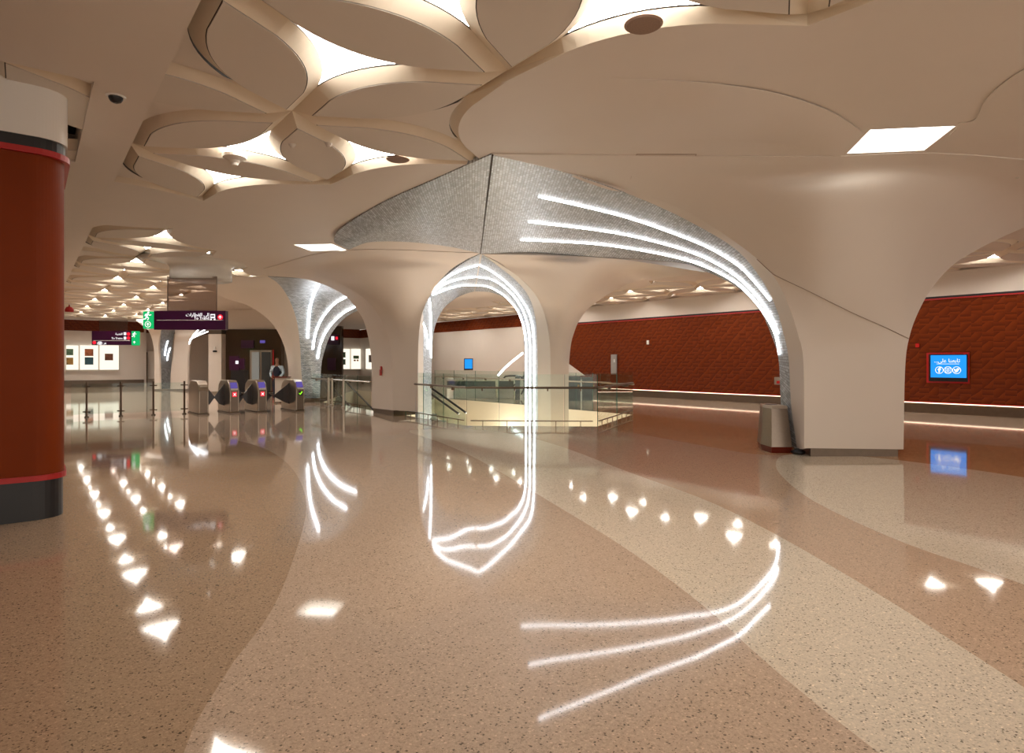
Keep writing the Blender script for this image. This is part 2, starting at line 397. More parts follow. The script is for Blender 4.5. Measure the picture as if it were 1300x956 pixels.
# shaft walls below the floor openings, and the level below
for lp in (void1, void2):
    n = len(lp); s = MB()
    for i in range(n):
        a, b_ = lp[i], lp[(i + 1) % n]
        s.add([a, b_, b_ - Vector((0, 0, 4.5)), a - Vector((0, 0, 4.5))], [(0, 1, 2, 3)])
    s.add([p - Vector((0, 0, 4.5)) for p in lp], [list(range(n))], 1)
    struct(obj('floor', s, ['cream', 't_pale']))

# ---- smooth ceiling with leaf-coffer fields
ARM = 0.76
def bez(a, c, b_, n=9): return [a * (1 - t) ** 2 + c * 2 * t * (1 - t) + b_ * t * t for t in [i / (n - 1) for i in range(n)]]
def half(A, Bn, c):
    """outline from node A to node Bn bulging towards centroid c (hall coordinates)"""
    p1 = c + (A - c).normalized() * ARM; p2 = c + (Bn - c).normalized() * ARM
    return [A] + bez(p1, c + ((p1 + p2) / 2 - c) * 0.22, p2, 11) + [Bn]
def offset_leaf(h, A, Bn, wd):
    """half outline moved inwards by an even width, closed on the leaf's axis"""
    t = (Bn - A).normalized(); c = h[len(h) // 2]; mid = (A + Bn) / 2; pn = (c - mid); pn -= t * pn.dot(t); pn.normalize(); out = []
    for i, p in enumerate(h):
        a, b_ = h[max(0, i - 1)], h[min(len(h) - 1, i + 1)]; tg = (b_ - a).normalized(); nn = Vector((tg.y, -tg.x, 0))
        if nn.dot(pn) > 0: nn = -nn
        q = p + nn * wd; pe = (q - mid).dot(pn); al = (q - mid).dot(t); hl = (Bn - A).length / 2 - wd * 2.0
        if pe < 0.01 or abs(al) > hl: al = math.copysign(hl, (p - mid).dot(t)); pe = max(0.0, min(pe, 0.0))
        out.append(mid + t * al + pn * pe)
    return out
def inset_half(pts, A, Bn, ka=0.86, kp=0.72, full=False):
    mid = (A + Bn) / 2; t = (Bn - A).normalized(); out = []
    for p in pts:
        q = p - mid; al = q.dot(t); pe = q - t * al
        out.append(mid + t * (al if full else al * ka) + pe * kp)
    return out
V2 = lambda x, y: Vector((x, y, 0))
def W(p, z): return B(p.x, p.y, z)
fields = []
def field(name, node, rows, chain, closed_fn, place):
    """rows: {j: [i...]}, chain: boundary nodes (i,j) in order, other side is hidden by the beam or wall"""
    nodes = {(i, j): node(i, j) for j, l in rows.items() for i in l}
    bd = set()
    for a, b_ in zip(chain, chain[1:]): bd.add(frozenset((a, b_)))
    tris = set(); edges = set()
    for (i, j) in nodes:
        for (di, dj) in ((2, 0), (1, 1), (-1, 1)):
            if (i + di, j + dj) in nodes: edges.add(frozenset(((i, j), (i + di, j + dj))))
        if (i + 2, j) in nodes and (i + 1, j + 1) in nodes: tris.add(((i, j), (i + 2, j), (i + 1, j + 1)))
        if (i + 2, j) in nodes and (i + 1, j - 1) in nodes: tris.add(((i, j), (i + 2, j), (i + 1, j - 1)))
    tl = list(tris)
    cen = {t: (nodes[t[0]] + nodes[t[1]] + nodes[t[2]]) / 3 for t in tl}
    rim = MB(); loop = []
    def other(A, Bn, used):
        # mirrored centroid on the outer side
        mid = (A + Bn) / 2; return mid * 2 - used
    for e in edges:
        a, b_ = sorted(e); A, Bn = nodes[a], nodes[b_]
        cs = [cen[t] for t in tl if a in t and b_ in t]
        if frozenset(e) in bd: continue
        c1 = cs[0] if cs else (A + Bn) / 2 + V2(-(Bn - A).y, (Bn - A).x) * 0.2887
        c2 = cs[1] if len(cs) > 1 else other(A, Bn, c1)
        h1 = half(A, Bn, c1); h2 = half(Bn, A, c2)
        up = h1[:-1] + h2[:-1]; lw = offset_leaf(h1, A, Bn, 0.14)[:-1] + offset_leaf(h2, Bn, A, 0.14)[:-1]
        dn = offset_leaf(h1, A, Bn, 0.150)[:-1] + offset_leaf(h2, Bn, A, 0.150)[:-1]
        n = len(up)
        vs = [W(p, NZ) for p in up] + [W(p, CZ) for p in lw] + [W(p, CZ + 0.004) for p in dn] + [W(p, CZ - 0.006) for p in dn]
        rim.add(vs, [(k, (k + 1) % n, n + (k + 1) % n, n + k) for k in range(n)], 0)
        rim.add(vs, [(n + k, n + (k + 1) % n, 2 * n + (k + 1) % n, 2 * n + k) for k in range(n)], 1)
        rim.add(vs, [(2 * n + k, 2 * n + (k + 1) % n, 3 * n + (k + 1) % n, 3 * n + k) for k in range(n)], 2)
        rim.add(vs[3 * n:], [list(range(n))], 2)
    # boundary: the smooth ceiling itself bulges in as half leaves
    for a, b_ in zip(chain, chain[1:]):
        A, Bn = nodes[a], nodes[b_]; cs = [cen[t] for t in tl if a in t and b_ in t]
        c = cs[0]; h = half(A, Bn, c); l_ = inset_half(h, A, Bn, kp=0.80, full=True)
        n = len(h)
        rim.add([W(p, NZ) for p in h] + [W(p, CZ) for p in l_], [(k, k + 1, n + k + 1, n + k) for k in range(n - 1)], 0)
        loop += l_[:-1]
    loop.append(nodes[chain[-1]])
    struct(obj('ceiling', rim, ['cream', 'dark', 'panel'], origin=B(3, 5, CZ)))
    # star openings
    lights = []
    for t in tl:
        c = cen[t]; pts = []
        tips = [c + (nodes[k] - c).normalized() * ARM for k in t]
        for q in range(3): pts += bez(tips[q], c + ((tips[q] + tips[(q + 1) % 3]) / 2 - c) * 0.22, tips[(q + 1) % 3], 11)[:-1]
        if closed_fn(c, t): continue
        lights.append((c, pts))
    blank = MB()
    for t in tl:
        c = cen[t]
        if closed_fn(c, t):
            pts = []; tips = [c + (nodes[k] - c).normalized() * ARM for k in t]
            for q in range(3): pts += bez(tips[q], c + ((tips[q] + tips[(q + 1) % 3]) / 2 - c) * 0.22, tips[(q + 1) % 3], 11)[:-1]
            blank.add([W(p, NZ - 0.03) for p in pts], [list(range(len(pts)))])
    if blank.v: struct(obj('ceiling', blank, 'paint', origin=B(3, 5, CZ)))
    return loop, lights
ORD = ['first', 'second', 'third', 'fourth', 'fifth', 'sixth', 'seventh', 'eighth', 'ninth', 'tenth', 'eleventh', 'twelfth', 'thirteenth', 'fourteenth', 'fifteenth', 'sixteenth', 'seventeenth', 'eighteenth', 'nineteenth', 'twentieth']
rows1 = {2: [-1, 1], 1: [0, 2], 0: [-1, 1, 3], -1: [0, 2], -2: [-1, 1, 3], -3: [0, 2, 4], -4: [-1, 1, 3], -5: [0, 2, 4], -6: [-1, 1, 3]}
ch1 = [(-1, 2), (1, 2), (2, 1), (3, 0), (2, -1), (3, -2), (4, -3), (3, -4), (4, -5), (3, -6), (1, -6), (-1, -6)]
loop1, li1 = field('near', lambda i, j: V2(1.05 + SX * i, 7.3 + SY * j), rows1, ch1,
                   lambda c, t: c.x < 1.5 or (abs(c.x - 3.78) < 0.1 and abs(c.y - 6.53) < 0.3), 'near')
rows2 = {0: [-1, 1], 1: [0, 2]}
for j in range(2, 15): rows2[j] = [-1, 1, 3] if j % 2 == 0 else [0, 2, 4]
ch2 = [(-1, 14), (1, 14), (3, 14)] + [((4 if j % 2 else 3), j) for j in range(13, 1, -1)] + [(2, 1), (1, 0), (-1, 0)]
loop2, li2 = field('far', lambda i, j: V2(1.05 + SX * i, 14.8 + SY * j), rows2, ch2, lambda c, t: c.x < 1.5, 'far')
rows3 = {}
for j in range(-5, 12): rows3[j] = [-1, 1, 3] if j % 2 == 0 else [0, 2, 4]
ch3 = [(0, -5), (2, -5), (4, -5)] + [((4 if j % 2 else 3), j) for j in range(-4, 12)] + [(2, 11), (0, 11)]
loop3, li3 = field('right', lambda i, j: V2(22.4 - SX * i, 12.0 + SY * j), rows3, ch3, lambda c, t: c.x > 22.0 or c.x < 19.0, 'right')
def star_light(c, pts, label, group):
    mb = MB(); vs = [W(c + (p - c) * 1.03, NZ + 0.02) for p in pts]; n = len(vs)
    mb.slab(vs, (0, 0, 1), 0.03)
    tag(obj('ceiling_light', mb, 'star'), label, 'ceiling light', group)
def seen(c):
    p = W(c, NZ); return p.y > 1.0 and -250 < p.x / p.y * F + 650 < 1500 and HOR - (NZ - CH) / p.y * F > -260
def name_lights(lst, fieldname, group, cond):
    cols = {}
    for c, p in lst:
        if seen(c): cols.setdefault(round(c.x, 1), []).append((c, p))
    keys = sorted(cols, key=lambda k: k if fieldname != 'right' else -k)
    side = {'near': 'left beam, nearest field', 'far': 'left beam, far left field', 'right': 'rust wall, far right field'}[fieldname]
    for q, k in enumerate(keys):
        for n_, (c, p) in enumerate(sorted(cols[k], key=lambda x: x[0].y)):
            star_light(c, p, 'star ceiling light, %s back in %s line from %s' % (ORD[n_], ORD[q], side), group)
name_lights(li1, 'near', 'star lights in the near coffered ceiling', lambda c: True)
name_lights(li2, 'far', 'star lights in the far left coffered ceiling', lambda c: True)
name_lights(li3, 'right', 'star lights in the coffers along the rust wall', lambda c: True)
# skylights
sk1 = [Z(1075, 195, CZ), Z(1105, 165, CZ), Z(1213, 160, CZ), Z(1173, 191, CZ)]
sk2 = [Z(373, 310.7, CZ), Z(421.7, 309.8, CZ), Z(439.7, 317.6, CZ), Z(394.8, 318.7, CZ)]
colhole = [B(-2.0, 7.45), B(0.52, 7.45), B(0.52, 10.6), B(-2.0, 10.6)]
cl_outer = [B(1.05, -7), B(23.2, -7), B(23.2, 51), B(1.05, 51)]
def clipx(l): return [B(max(p.x, 1.05001 + 1e-4 * k), p.y) if p.x < 1.06 else B(min(p.x, 23.1), p.y) for k, p in enumerate(l)]
cv, cf, _ = fill([xy(cl_outer), xy(clipx(loop1)), xy(clipx(loop2)), xy([B(min(p.x, 22.9 ), p.y) for p in loop3]), xy(sk1), xy(sk2)], CZ, up=False)
cm = MB(); cm.add(cv, cf); struct(obj('ceiling', cm, 'paint', origin=B(10, 10, CZ)))
rf = MB(); rf.add([B(-9, -7, NZ + 0.25), B(23.2, -7, NZ + 0.25), B(23.2, 51, NZ + 0.25), B(-9, 51, NZ + 0.25)], [(0, 3, 2, 1)])
struct(obj('ceiling', rf, 'dark'))
# lower flat soffit (beam zone) on the left with the opening round the rust column
bv, bf, _ = fill([xy([B(-9, -7), B(1.05, -7), B(1.05, 51), B(-9, 51)]), xy(colhole)], CZ - 0.03, up=False)
bmh = MB(); bmh.add(bv, bf)
bmh.add([B(1.05, -7, CZ - 0.03), B(1.05, 51, CZ - 0.03), B(1.05, 51, NZ + 0.2), B(1.05, -7, NZ + 0.2)], [(0, 1, 2, 3)], 1)
n = 4
hz = [p + Vector((0, 0, CZ - 0.03)) for p in colhole]; hz2 = [p + Vector((0, 0, 1.0 + CZ)) for p in colhole]
bmh.add(hz + hz2, [(i, (i + 1) % 4, 4 + (i + 1) % 4, 4 + i) for i in range(4)], 0)
bmh.add(hz2, [(0, 1, 2, 3)], 0)
struct(obj('ceiling', bmh, ['paint', 'dark'], origin=B(0, 10, CZ)))
def skylight(c4, label):
    t = thing('skylight', label, 'ceiling light', sum(c4, Vector()) / 4, 0, 'square skylights over the piers')
    up = Vector((0, 0, 0.22)); s = MB(); s.add(list(c4) + [p + up for p in c4], [(i, (i + 1) % 4, 4 + (i + 1) % 4, 4 + i) for i in range(4)])
    f = obj('frame', s, 'white_gloss', t)
    cc = sum(c4, Vector()) / 4
    obj('diffuser', MB().slab([cc + (p - cc) * 0.995 + Vector((0, 0, 0.19)) for p in c4], (0, 0, 1), 0.02), 'sky', t)
skylight(sk1, 'large bright square skylight in the smooth vault at upper right')
skylight(sk2, 'small bright square skylight beside the left tip of the grey mosaic')

# ---- walls
def wallquad(a, b_, z0, z1, m, name=None, th=0.15, uvw=False, push=0.0):
    """vertical slab between hall points a and b_ (X,Y)"""
    A = B(*a); C = B(*b_); L = (C - A).length; s = MB()
    vs = [A + Vector((0, 0, z0)), C + Vector((0, 0, z0)), C + Vector((0, 0, z1)), A + Vector((0, 0, z1))]
    t = (C - A).normalized(); nrm = Vector((t.y, -t.x, 0))
    s.slab([v + nrm * push for v in vs], nrm, th)
    for k, (x, y) in enumerate([(0, z0), (L, z0), (L, z1), (0, z1)] * 2): s.uv[k] = (x, y)
    return obj(name, s, m) if name else s
struct(wallquad((22.5, 50.5), (22.5, -7), 0.36, 3.62, 'rustwall', 'wall_right', push=-0.25, th=0.1) if False else wallquad((22.5, -7), (22.5, 24.5), 0.36, 3.55, 'rustwall', 'wall_right'))
struct(wallquad((22.56, -7), (22.56, 24.5), 3.66, CZ + 0.1, 'paint', 'wall_right'))
struct(wallquad((22.55, -7), (22.55, 24.5), 3.59, 3.66, 'black', 'trim_1'))
struct(wallquad((22.46, -7), (22.46, 24.5), 3.55, 3.59, 'redring', 'trim_2'))
struct(wallquad((22.46, -7), (22.46, 24.5), 0.335, 0.36, 'redring', 'trim_3'))
struct(wallquad((22.50, -7), (22.50, 24.5), 0.0, 0.31, 'plinth', 'baseboard_right'))
struct(wallquad((22.53, 24.5), (22.53, 51.2), 0.0, 3.66, 'paint', 'wall_right'))
struct(wallquad((22.50, 24.5), (22.50, 51.2), 3.66, 4.36, 'rustwall', 'wall_right'))
tag(wallquad((22.44, -7), (22.44, 24.5), 0.312, 0.333, 'cove', 'cove_light', th=0.03), 'glowing cove light line under the rust tiled wall', 'cove light')
# end wall
struct(wallquad((-9, 50), (22.5, 50), 0.0, 3.66, 'paint', 'wall_back') if False else wallquad((-9, 50), (6.35, 50), 0.42, 3.66, 'paint', 'wall_back'))
struct(wallquad((-9, 49.98), (6.35, 49.98), 3.66, 4.38, 'rustwall', 'wall_back'))
struct(wallquad((-9, 49.97), (6.35, 49.97), 0, 0.42, 'plinth', 'baseboard_back'))
struct(wallquad((6.35, 50.8), (22.5, 50.8), 0.0, 3.66, 'paint', 'wall_back'))
struct(wallquad((6.35, 50.78), (22.5, 50.78), 3.66, 4.40, 'rustwall', 'wall_back'))
struct(wallquad((-9, -7), (-9, 50), 0, CZ, 'paint', 'wall_left', push=-0.2))

struct(wallquad((6.35, 49.9), (6.35, 51.0), 0.0, 4.4, 'paint', 'wall_back'))
# ============================================================ VAULT SHELLS
def curve(l): return [P(*p) if len(p) == 3 else Z(p[0], p[1], p[3]) for p in l]
ZT = 4.385
def c3(l):
    out = []
    for p in l:
        out.append(Z(p[0], p[1], float(p[2][1:])) if isinstance(p[2], str) else P(*p))
    return out
def shell(name, curves, m, parent, th=0.12, n=44, mm=14, arc=False, off=None):
    mb = loft(curves, n, mm, arc)
    # orient the faces towards the camera, thickness goes away from it
    c = Vector(); s = 0.0
    for f in mb.f[::7]:
        a, b_, d_ = mb.v[f[0]], mb.v[f[1]], mb.v[f[2]]; nn = (b_ - a).cross(d_ - a); s += nn.dot(CAMP - a)
    if s < 0: mb.f = [f[::-1] for f in mb.f]
    o = obj(name, mb, m, parent, smooth=True)
    solid(o, th, -1.0)
    return o, bvh(mb)
# --- right pier with the large white vault
pr = thing('vaulted_pier', 'broad white vaulted pier at right with the square skylight above it', 'pier', G(1084, 579.5))
L1 = [(1021, 569, 10.65), (1020, 460, 10.65), (1014, 428, 10.6), (1002, 390, 10.55), (981, 349, 10.5), (940, 312, 10.45), (870, 268, 10.35), (777, 235, 9.9), (700, 213, 'z4.378'), (626, 196, 'z4.385')]
M1 = [(1063, 569.5, 10.65), (1063, 460, 10.62), (1060, 420, 10.5), (1055, 378, 10.2), (1046, 330, 9.85), (1034, 285, 9.45), (1020, 245, 9.1), (1012, 222, 'z4.30'), (1020, 206, 'z4.365'), (1045, 199, 'z4.385')]
M2 = [(1105, 570, 10.65), (1106, 460, 10.6), (1108, 420, 10.5), (1112, 372, 10.2), (1120, 325, 9.85), (1130, 280, 9.45), (1145, 237, 9.0), (1158, 216, 'z4.30'), (1170, 202, 'z4.365'), (1185, 195, 'z4.385')]
R1 = [(1147, 570.5, 10.65), (1149, 470, 10.65), (1154, 430, 10.7), (1166, 396, 10.8), (1186, 362, 11.0), (1220, 329, 11.3), (1290, 293, 11.8), (1360, 268, 'z4.36'), (1440, 250, 'z4.38'), (1540, 230, 'z4.385')]
_, tv1 = shell('vault_shell', [c3(L1), c3(M1), c3(M2), c3(R1)], 'paint', pr, 0.10, 60, 30)
M['bin_steel'] = noisy(mat('bin_steel', (0.27, 0.22, 0.18), 0.3, 0.9), 30, 0.12)
M['crease'] = mat('crease_shade', (0.30, 0.22, 0.17), 0.7)  # dark tone that stands in for shade along the pier's fold
strip('crease_line', [(955, 334), (990, 352), (1030, 371), (1080, 396), (1120, 414), (1153, 430)], tv1, pr, 0.005, 'crease')  # fold of the pier drawn as a thin dark line
ME = [(1012, 571, 11.12), (1004.5, 515, 11.15), (1001, 454, 11.1), (995, 425, 11.05), (985, 390, 11.0), (967, 355, 10.95), (938, 320, 10.85), (897, 293, 10.65), (826.5, 258, 10.4), (724, 221, 'z4.375'), (624, 196.5, 'z4.385')]
L1s = [(1021, 569, 10.65), (1020, 515, 10.65), (1019, 460, 10.65), (1014, 428, 10.6), (1004, 394, 10.55), (985, 354, 10.5), (952, 321, 10.46), (912, 292, 10.4), (848, 262, 10.3), (740, 226, 'z4.37'), (626, 196, 'z4.385')]
shell('arch_rim', [c3(ME), c3(L1)], 'paint', pr, 0.05, 60, 4, arc=True)
MI = [(993, 560, 11.65), (990.6, 498, 11.65), (988, 454, 11.7), (979, 425, 11.85), (964, 393, 12.1), (938, 366.5, 12.5), (900, 346, 13.1), (862, 333.5, 13.8), (768, 326.5, 15.2), (680, 322.5, 'z4.36'), (610, 322, 'z4.385')]
am, t1 = shell('mosaic_soffit', [c3(ME), c3(MI)], 'mosaic', pr, 0.012, 60, 16)
am['label'] = 'grey pearl mosaic lining of the large arch'
sA = [(684, 249), (738.6, 261), (797, 275.7), (856, 296), (900, 314), (938, 337), (961, 360.6), (978, 381)]
sB = [(671, 281), (768, 293), (826.5, 305), (885, 322.5), (929, 346), (958, 372), (979, 401.6), (988.5, 423.6)]
sC = [(661, 304), (753, 309), (826.5, 319.6), (885, 334), (929, 355), (955, 378), (973, 401.6), (985, 425), (989.7, 450)]
for s_ in (sA, sB, sC): strip('light_strip', s_, t1, pr, 0.014)
pb = MB().prism(xy([P(1029, 560, 10.72), P(1140, 560, 10.72), P(1136, 560, 11.9), P(1006, 560, 11.9)]), 0.0, 0.2)
obj('plinth', pb, 'plinth', pr)
bk = MB().prism(xy([P(1024, 560, 10.9), P(1143, 560, 10.9), P(1140, 560, 11.65), P(996, 560, 11.65)]), 0.15, 2.4)
obj('core', bk, 'paint', pr)
# shallow creased facets that run out of the skylight corners
shell('vault_facet', [c3([(700, 92, 'z4.412'), (800, 100, 'z4.395'), (900, 106, 'z4.385'), (985, 119, 'z4.38'), (1050, 140, 'z4.38'), (1088, 163, 'z4.385'), (1097, 170, 'z4.39')]),
    c3([(700, 135, 'z4.412'), (800, 139, 'z4.385'), (900, 142, 'z4.34'), (980, 151, 'z4.335'), (1035, 167, 'z4.34'), (1068, 182, 'z4.365'), (1082, 186, 'z4.385')]),
    c3([(700, 184, 'z4.412'), (790, 180, 'z4.397'), (890, 177, 'z4.385'), (960, 179, 'z4.38'), (1020, 187, 'z4.38'), (1055, 197, 'z4.385'), (1066, 199, 'z4.39')])], 'paint', pr, 0.01, 40, 12)
shell('vault_facet', [c3([(1216, 157, 'z4.39'), (1238, 152, 'z4.385'), (1252, 126, 'z4.385'), (1285, 98, 'z4.385'), (1340, 66, 'z4.395')]),
    c3([(1214, 163, 'z4.39'), (1262, 164, 'z4.36'), (1290, 146, 'z4.33'), (1335, 124, 'z4.32'), (1400, 100, 'z4.39')]),
    c3([(1205, 172, 'z4.39'), (1285, 178, 'z4.385'), (1340, 172, 'z4.385'), (1420, 160, 'z4.385'), (1500, 140, 'z4.395')])], 'paint', pr, 0.01, 40, 12)
# --- left wing of the same mosaic
mw = thing('mosaic_canopy', 'grey mosaic ceiling wing pointing left from the arch apex', 'mosaic panel', Z(540, 260, 4.3))
LO = [(624, 196, 'z4.385'), (548, 229.5, 'z4.385'), (495, 253, 'z4.38'), (464.6, 269.7, 'z4.375'), (442.5, 283.5, 'z4.36'), (428.6, 294.6, 'z4.34'), (424, 303, 'z4.30'), (425, 309, 'z4.25')]
LI = [(610, 322, 'z4.385'), (575, 314, 'z4.385'), (534, 308.5, 'z4.38'), (500, 306.5, 'z4.375'), (475, 307, 'z4.36'), (462, 309, 'z4.33'), (452, 313, 'z4.28'), (443, 317, 'z4.22')]
LM = [(617, 255, 'z4.38'), (560, 268, 'z4.36'), (514, 279, 'z4.33'), (482, 289, 'z4.28'), (458, 298, 'z4.27'), (445, 303, 'z4.25'), (438, 309, 'z4.22'), (434, 313, 'z4.20')]
shell('mosaic_soffit', [c3(LO), c3(LM), c3(LI)], 'mosaic', mw, 0.06, 50, 16)
seam = MB(); q0, q1 = Z(625.5, 196, 4.383), Z(610, 322, 4.383)
seam.tube([q0 - Vector((0, 0, .01)), (q0 + q1) / 2 - Vector((0, 0, .008)), q1 - Vector((0, 0, .01))], 0.012, 6)
obj('seam', seam, 'dark', mw)
# --- middle-left pier
pl = thing('vaulted_pier', 'white vaulted pier left of centre carrying a small fire extinguisher sign', 'pier', G(505, 528))
A1 = [(498.6, 521, 18.7), (498, 460, 18.7), (495, 436, 18.7), (487, 412, 18.7), (470, 386, 18.7), (445, 367, 18.8), (412, 353, 19.0), (372, 347, 19.3), (335, 341, 'z4.385')]
A2 = [(514, 521.5, 18.5), (513.5, 460, 18.45), (513, 432, 18.4), (510, 408, 18.2), (503, 385, 17.8), (491, 363, 17.2), (474, 344, 16.6), (455, 328, 'z4.30'), (440, 318, 'z4.385')]
A3 = [(530.6, 523, 18.2), (530.6, 460, 18.2), (532, 423, 18.2), (536, 398, 18.1), (545, 376.5, 17.9), (557, 358, 17.6), (574, 341, 17.3), (592, 330, 16.95), (610.5, 321.5, 'z4.385')]
shell('vault_shell', [c3(A1), c3(A2), c3(A3)], 'paint', pl, 0.25, 50, 24)
A0 = [(472, 518, 20.3), (472, 471, 20.3), (469.6, 440, 20.3), (463, 411, 20.2), (454, 394, 20.1), (438, 375.5, 20.0), (409, 360.5, 20.0), (381.5, 353.5, 20.1), (340, 350.5, 'z4.33')]
shell('arch_rim', [c3(A0), c3(A1)], 'paint', pl, 0.05, 50, 6)
obj('plinth', MB().prism(xy([G(474, 523), G(499.5, 528.3), G(531, 526), G(540, 520), G(490, 515)]), 0, 0.19), 'plinth', pl)
obj('core', MB().prism(xy([P(476, 520, 20.4), P(501, 520, 18.95), P(529, 520, 18.5), P(540, 500, 20.4)]), 0.15, 2.2), 'paint', pl)
# arch 2 soffit
a2 = thing('mosaic_arch', 'pointed mosaic arch at the centre with glowing light strips', 'arch', G(610, 531))
MO2R = [(683, 548, 17.6), (682.5, 470, 17.6), (682, 435, 17.6), (679.6, 403, 17.6), (671, 376, 17.5), (655, 356, 17.3), (634, 339, 17.0), (612, 323, 'z4.38')]
MI2R = [(665.7, 548, 20.5), (665.7, 470, 20.5), (665.2, 432, 20.5), (661.5, 405, 20.7), (653, 388, 21.5), (640, 378, 22.5), (622, 371, 'z4.30'), (603, 370, 'z4.38')]
MO2L = [(530.8, 548, 18.25), (530.8, 460, 18.25), (532, 423, 18.25), (536, 398, 18.15), (545, 377, 17.95), (557, 358.5, 17.65), (585, 336, 17.2), (610, 322, 'z4.38')]
MI2L = [(547.7, 530, 20.5), (548, 465, 20.5), (549, 436, 20.5), (553, 412, 20.7), (563, 392, 21.5), (577, 380, 22.5), (590, 373.5, 'z4.32'), (602, 370, 'z4.38')]
_, t2r = shell('mosaic_soffit', [c3(MO2R), c3(MI2R)], 'mosaic', a2, 0.08, 50, 12)
_, t2l = shell('mosaic_soffit', [c3(MO2L), c3(MI2L)], 'mosaic', a2, 0.08, 50, 12)
for s_ in ([(678.8, 546), (678.5, 470), (677.8, 430.5), (674.5, 405), (665.7, 385), (648, 362.7), (625.6, 345), (608.5, 336)],
           [(673, 546), (673, 470), (672.8, 435.6), (669.5, 410.5), (660.7, 388), (645.7, 369), (625.6, 355), (605.5, 351)],
           [(668, 546), (668, 470), (667.8, 435.6), (664.5, 413), (655.7, 393), (640.6, 375), (620.5, 364), (604.5, 362)]):
    strip('light_strip', s_, t2r, a2, 0.022)
for s_ in ([(607.5, 336), (590, 341), (575, 347.7), (562, 356), (550, 367)], [(604, 351), (583, 354), (563, 361), (548, 371)], [(602.5, 362), (588, 362), (570, 366), (549, 374)],
           [(545, 379), (546, 390), (546.7, 405.4), (547, 430), (547, 454.4)], [(536, 409), (540, 418), (542.5, 432), (543, 443)], [(534, 423), (535.5, 428), (536, 434)]):
    strip('light_strip', s_, t2l, a2, 0.020)
# --- middle-right pier
pm = thing('vaulted_pier', 'white vaulted pier right of the central light-strip arch, standing in the stairwell', 'pier', G(708, 533))
C1 = [(699.6, 548, 17.3), (699, 470, 17.3), (698, 436, 17.3), (694.6, 410, 17.3), (686, 385, 17.2), (671, 363, 17.05), (652, 347, 16.9), (632, 334, 16.8), (611.5, 322.5, 'z4.385')]
C2_ = [(711, 548, 17.3), (711, 470, 17.3), (711.5, 440, 17.25), (713, 420, 17.15), (716, 402, 17.0), (722, 384, 16.7), (734, 363, 16.3), (752, 343, 15.8), (768, 327.5, 15.25)]
C3_ = [(722, 548, 17.3), (722, 476, 17.3), (724.5, 440, 17.35), (729, 422, 17.4), (736, 406, 17.5), (750, 389, 17.7), (780, 369, 18.1), (814, 356, 18.4), (905, 347, 13.2)]
shell('vault_shell', [c3(C1), c3(C2_), c3(C3_)], 'paint', pm, 0.2, 50, 24)
shell('arch_rim', [c3(MO2R[:-1] + [(612, 322.5, 'z4.38')]), c3([(699.6, 548, 17.3), (699, 470, 17.3), (698, 436, 17.3), (692, 402, 17.3), (681, 376, 17.15), (661, 354, 17.0), (637, 337, 16.8), (612, 322.5, 'z4.384')])], 'white_gloss', pm, 0.04, 50, 5)
obj('core', MB().prism(xy([P(701, 520, 17.6), P(721, 520, 17.6), P(716, 500, 20.4), P(667, 500, 20.6), P(684, 500, 17.8)]), -4.4, 2.2), 'paint', pm)
# back side of the big vault between the inner mosaic edge and the ceiling at right
shell('vault_back', [c3([(905, 347, 13.2), (870, 336, 13.8), (800, 329, 14.8)]), c3([(960, 352, 15.2), (900, 350, 16.5), (814, 350, 18.4)])], 'paint', pm, 0.05, 12, 5)
# --- far mosaic pier, left
pf = thing('mosaic_pier', 'flaring pale blue mosaic pier with three curved light strips behind the ticket gates', 'pier', G(394, 511))
FL = [(386, 510.5, 25.6), (382.5, 470, 25.4), (381, 440, 25.1), (377.5, 411, 24.6), (371, 389, 23.9), (362, 371, 22.9), (352, 359, 21.8), (340, 351, 'z4.385')]
FR = [(406, 510, 25.8), (407.5, 470, 26.0), (411, 449, 26.3), (420, 425, 26.8), (436.6, 404.7, 27.6), (457, 393, 28.4), (480, 386, 29.0), (520, 380, 'z4.385')]
FM = [(396, 510, 25.7), (395.5, 470, 25.6), (397, 440, 25.4), (401, 412, 25.2), (410, 389, 24.8), (420, 374, 24.2), (430, 364, 23.2), (445, 358, 'z4.385')]
_, tf = shell('mosaic_soffit', [c3(FL), c3(FM), c3(FR)], 'mosaic', pf, 0.1, 50, 20)
for s_ in ([(404.8, 360.7), (397.5, 376), (392.7, 396), (390.5, 429)], [(440, 376), (423.5, 386), (408, 404.7), (400, 424.4), (397, 443)], [(452.7, 388), (434.4, 398), (416.9, 415.7), (407, 435.4), (403, 455)]):
    strip('light_strip', s_, tf, pf, 0.04)
FO = [(366.5, 510.5, 25.4), (366, 470, 25.3), (362, 444, 25.2), (353, 422, 24.9), (340, 405, 24.5), (315, 388, 23.9), (285, 378, 23.2), (245, 357, 'z4.385')]
shell('vault_shell', [c3(FO), c3([(376, 510.5, 25.5), (374.5, 470, 25.3), (371, 442, 25.1), (364, 414, 24.6), (354, 392, 23.9), (337, 374, 23.1), (318, 364, 22.4), (292, 352, 'z4.385')]), c3(FL)], 'paint', pf, 0.15, 40, 12)
obj('plinth', MB().prism(xy([G(368, 510), G(386, 511), G(407, 510), G(400, 506), G(375, 506)]), 0, 0.15), 'plinth', pf)
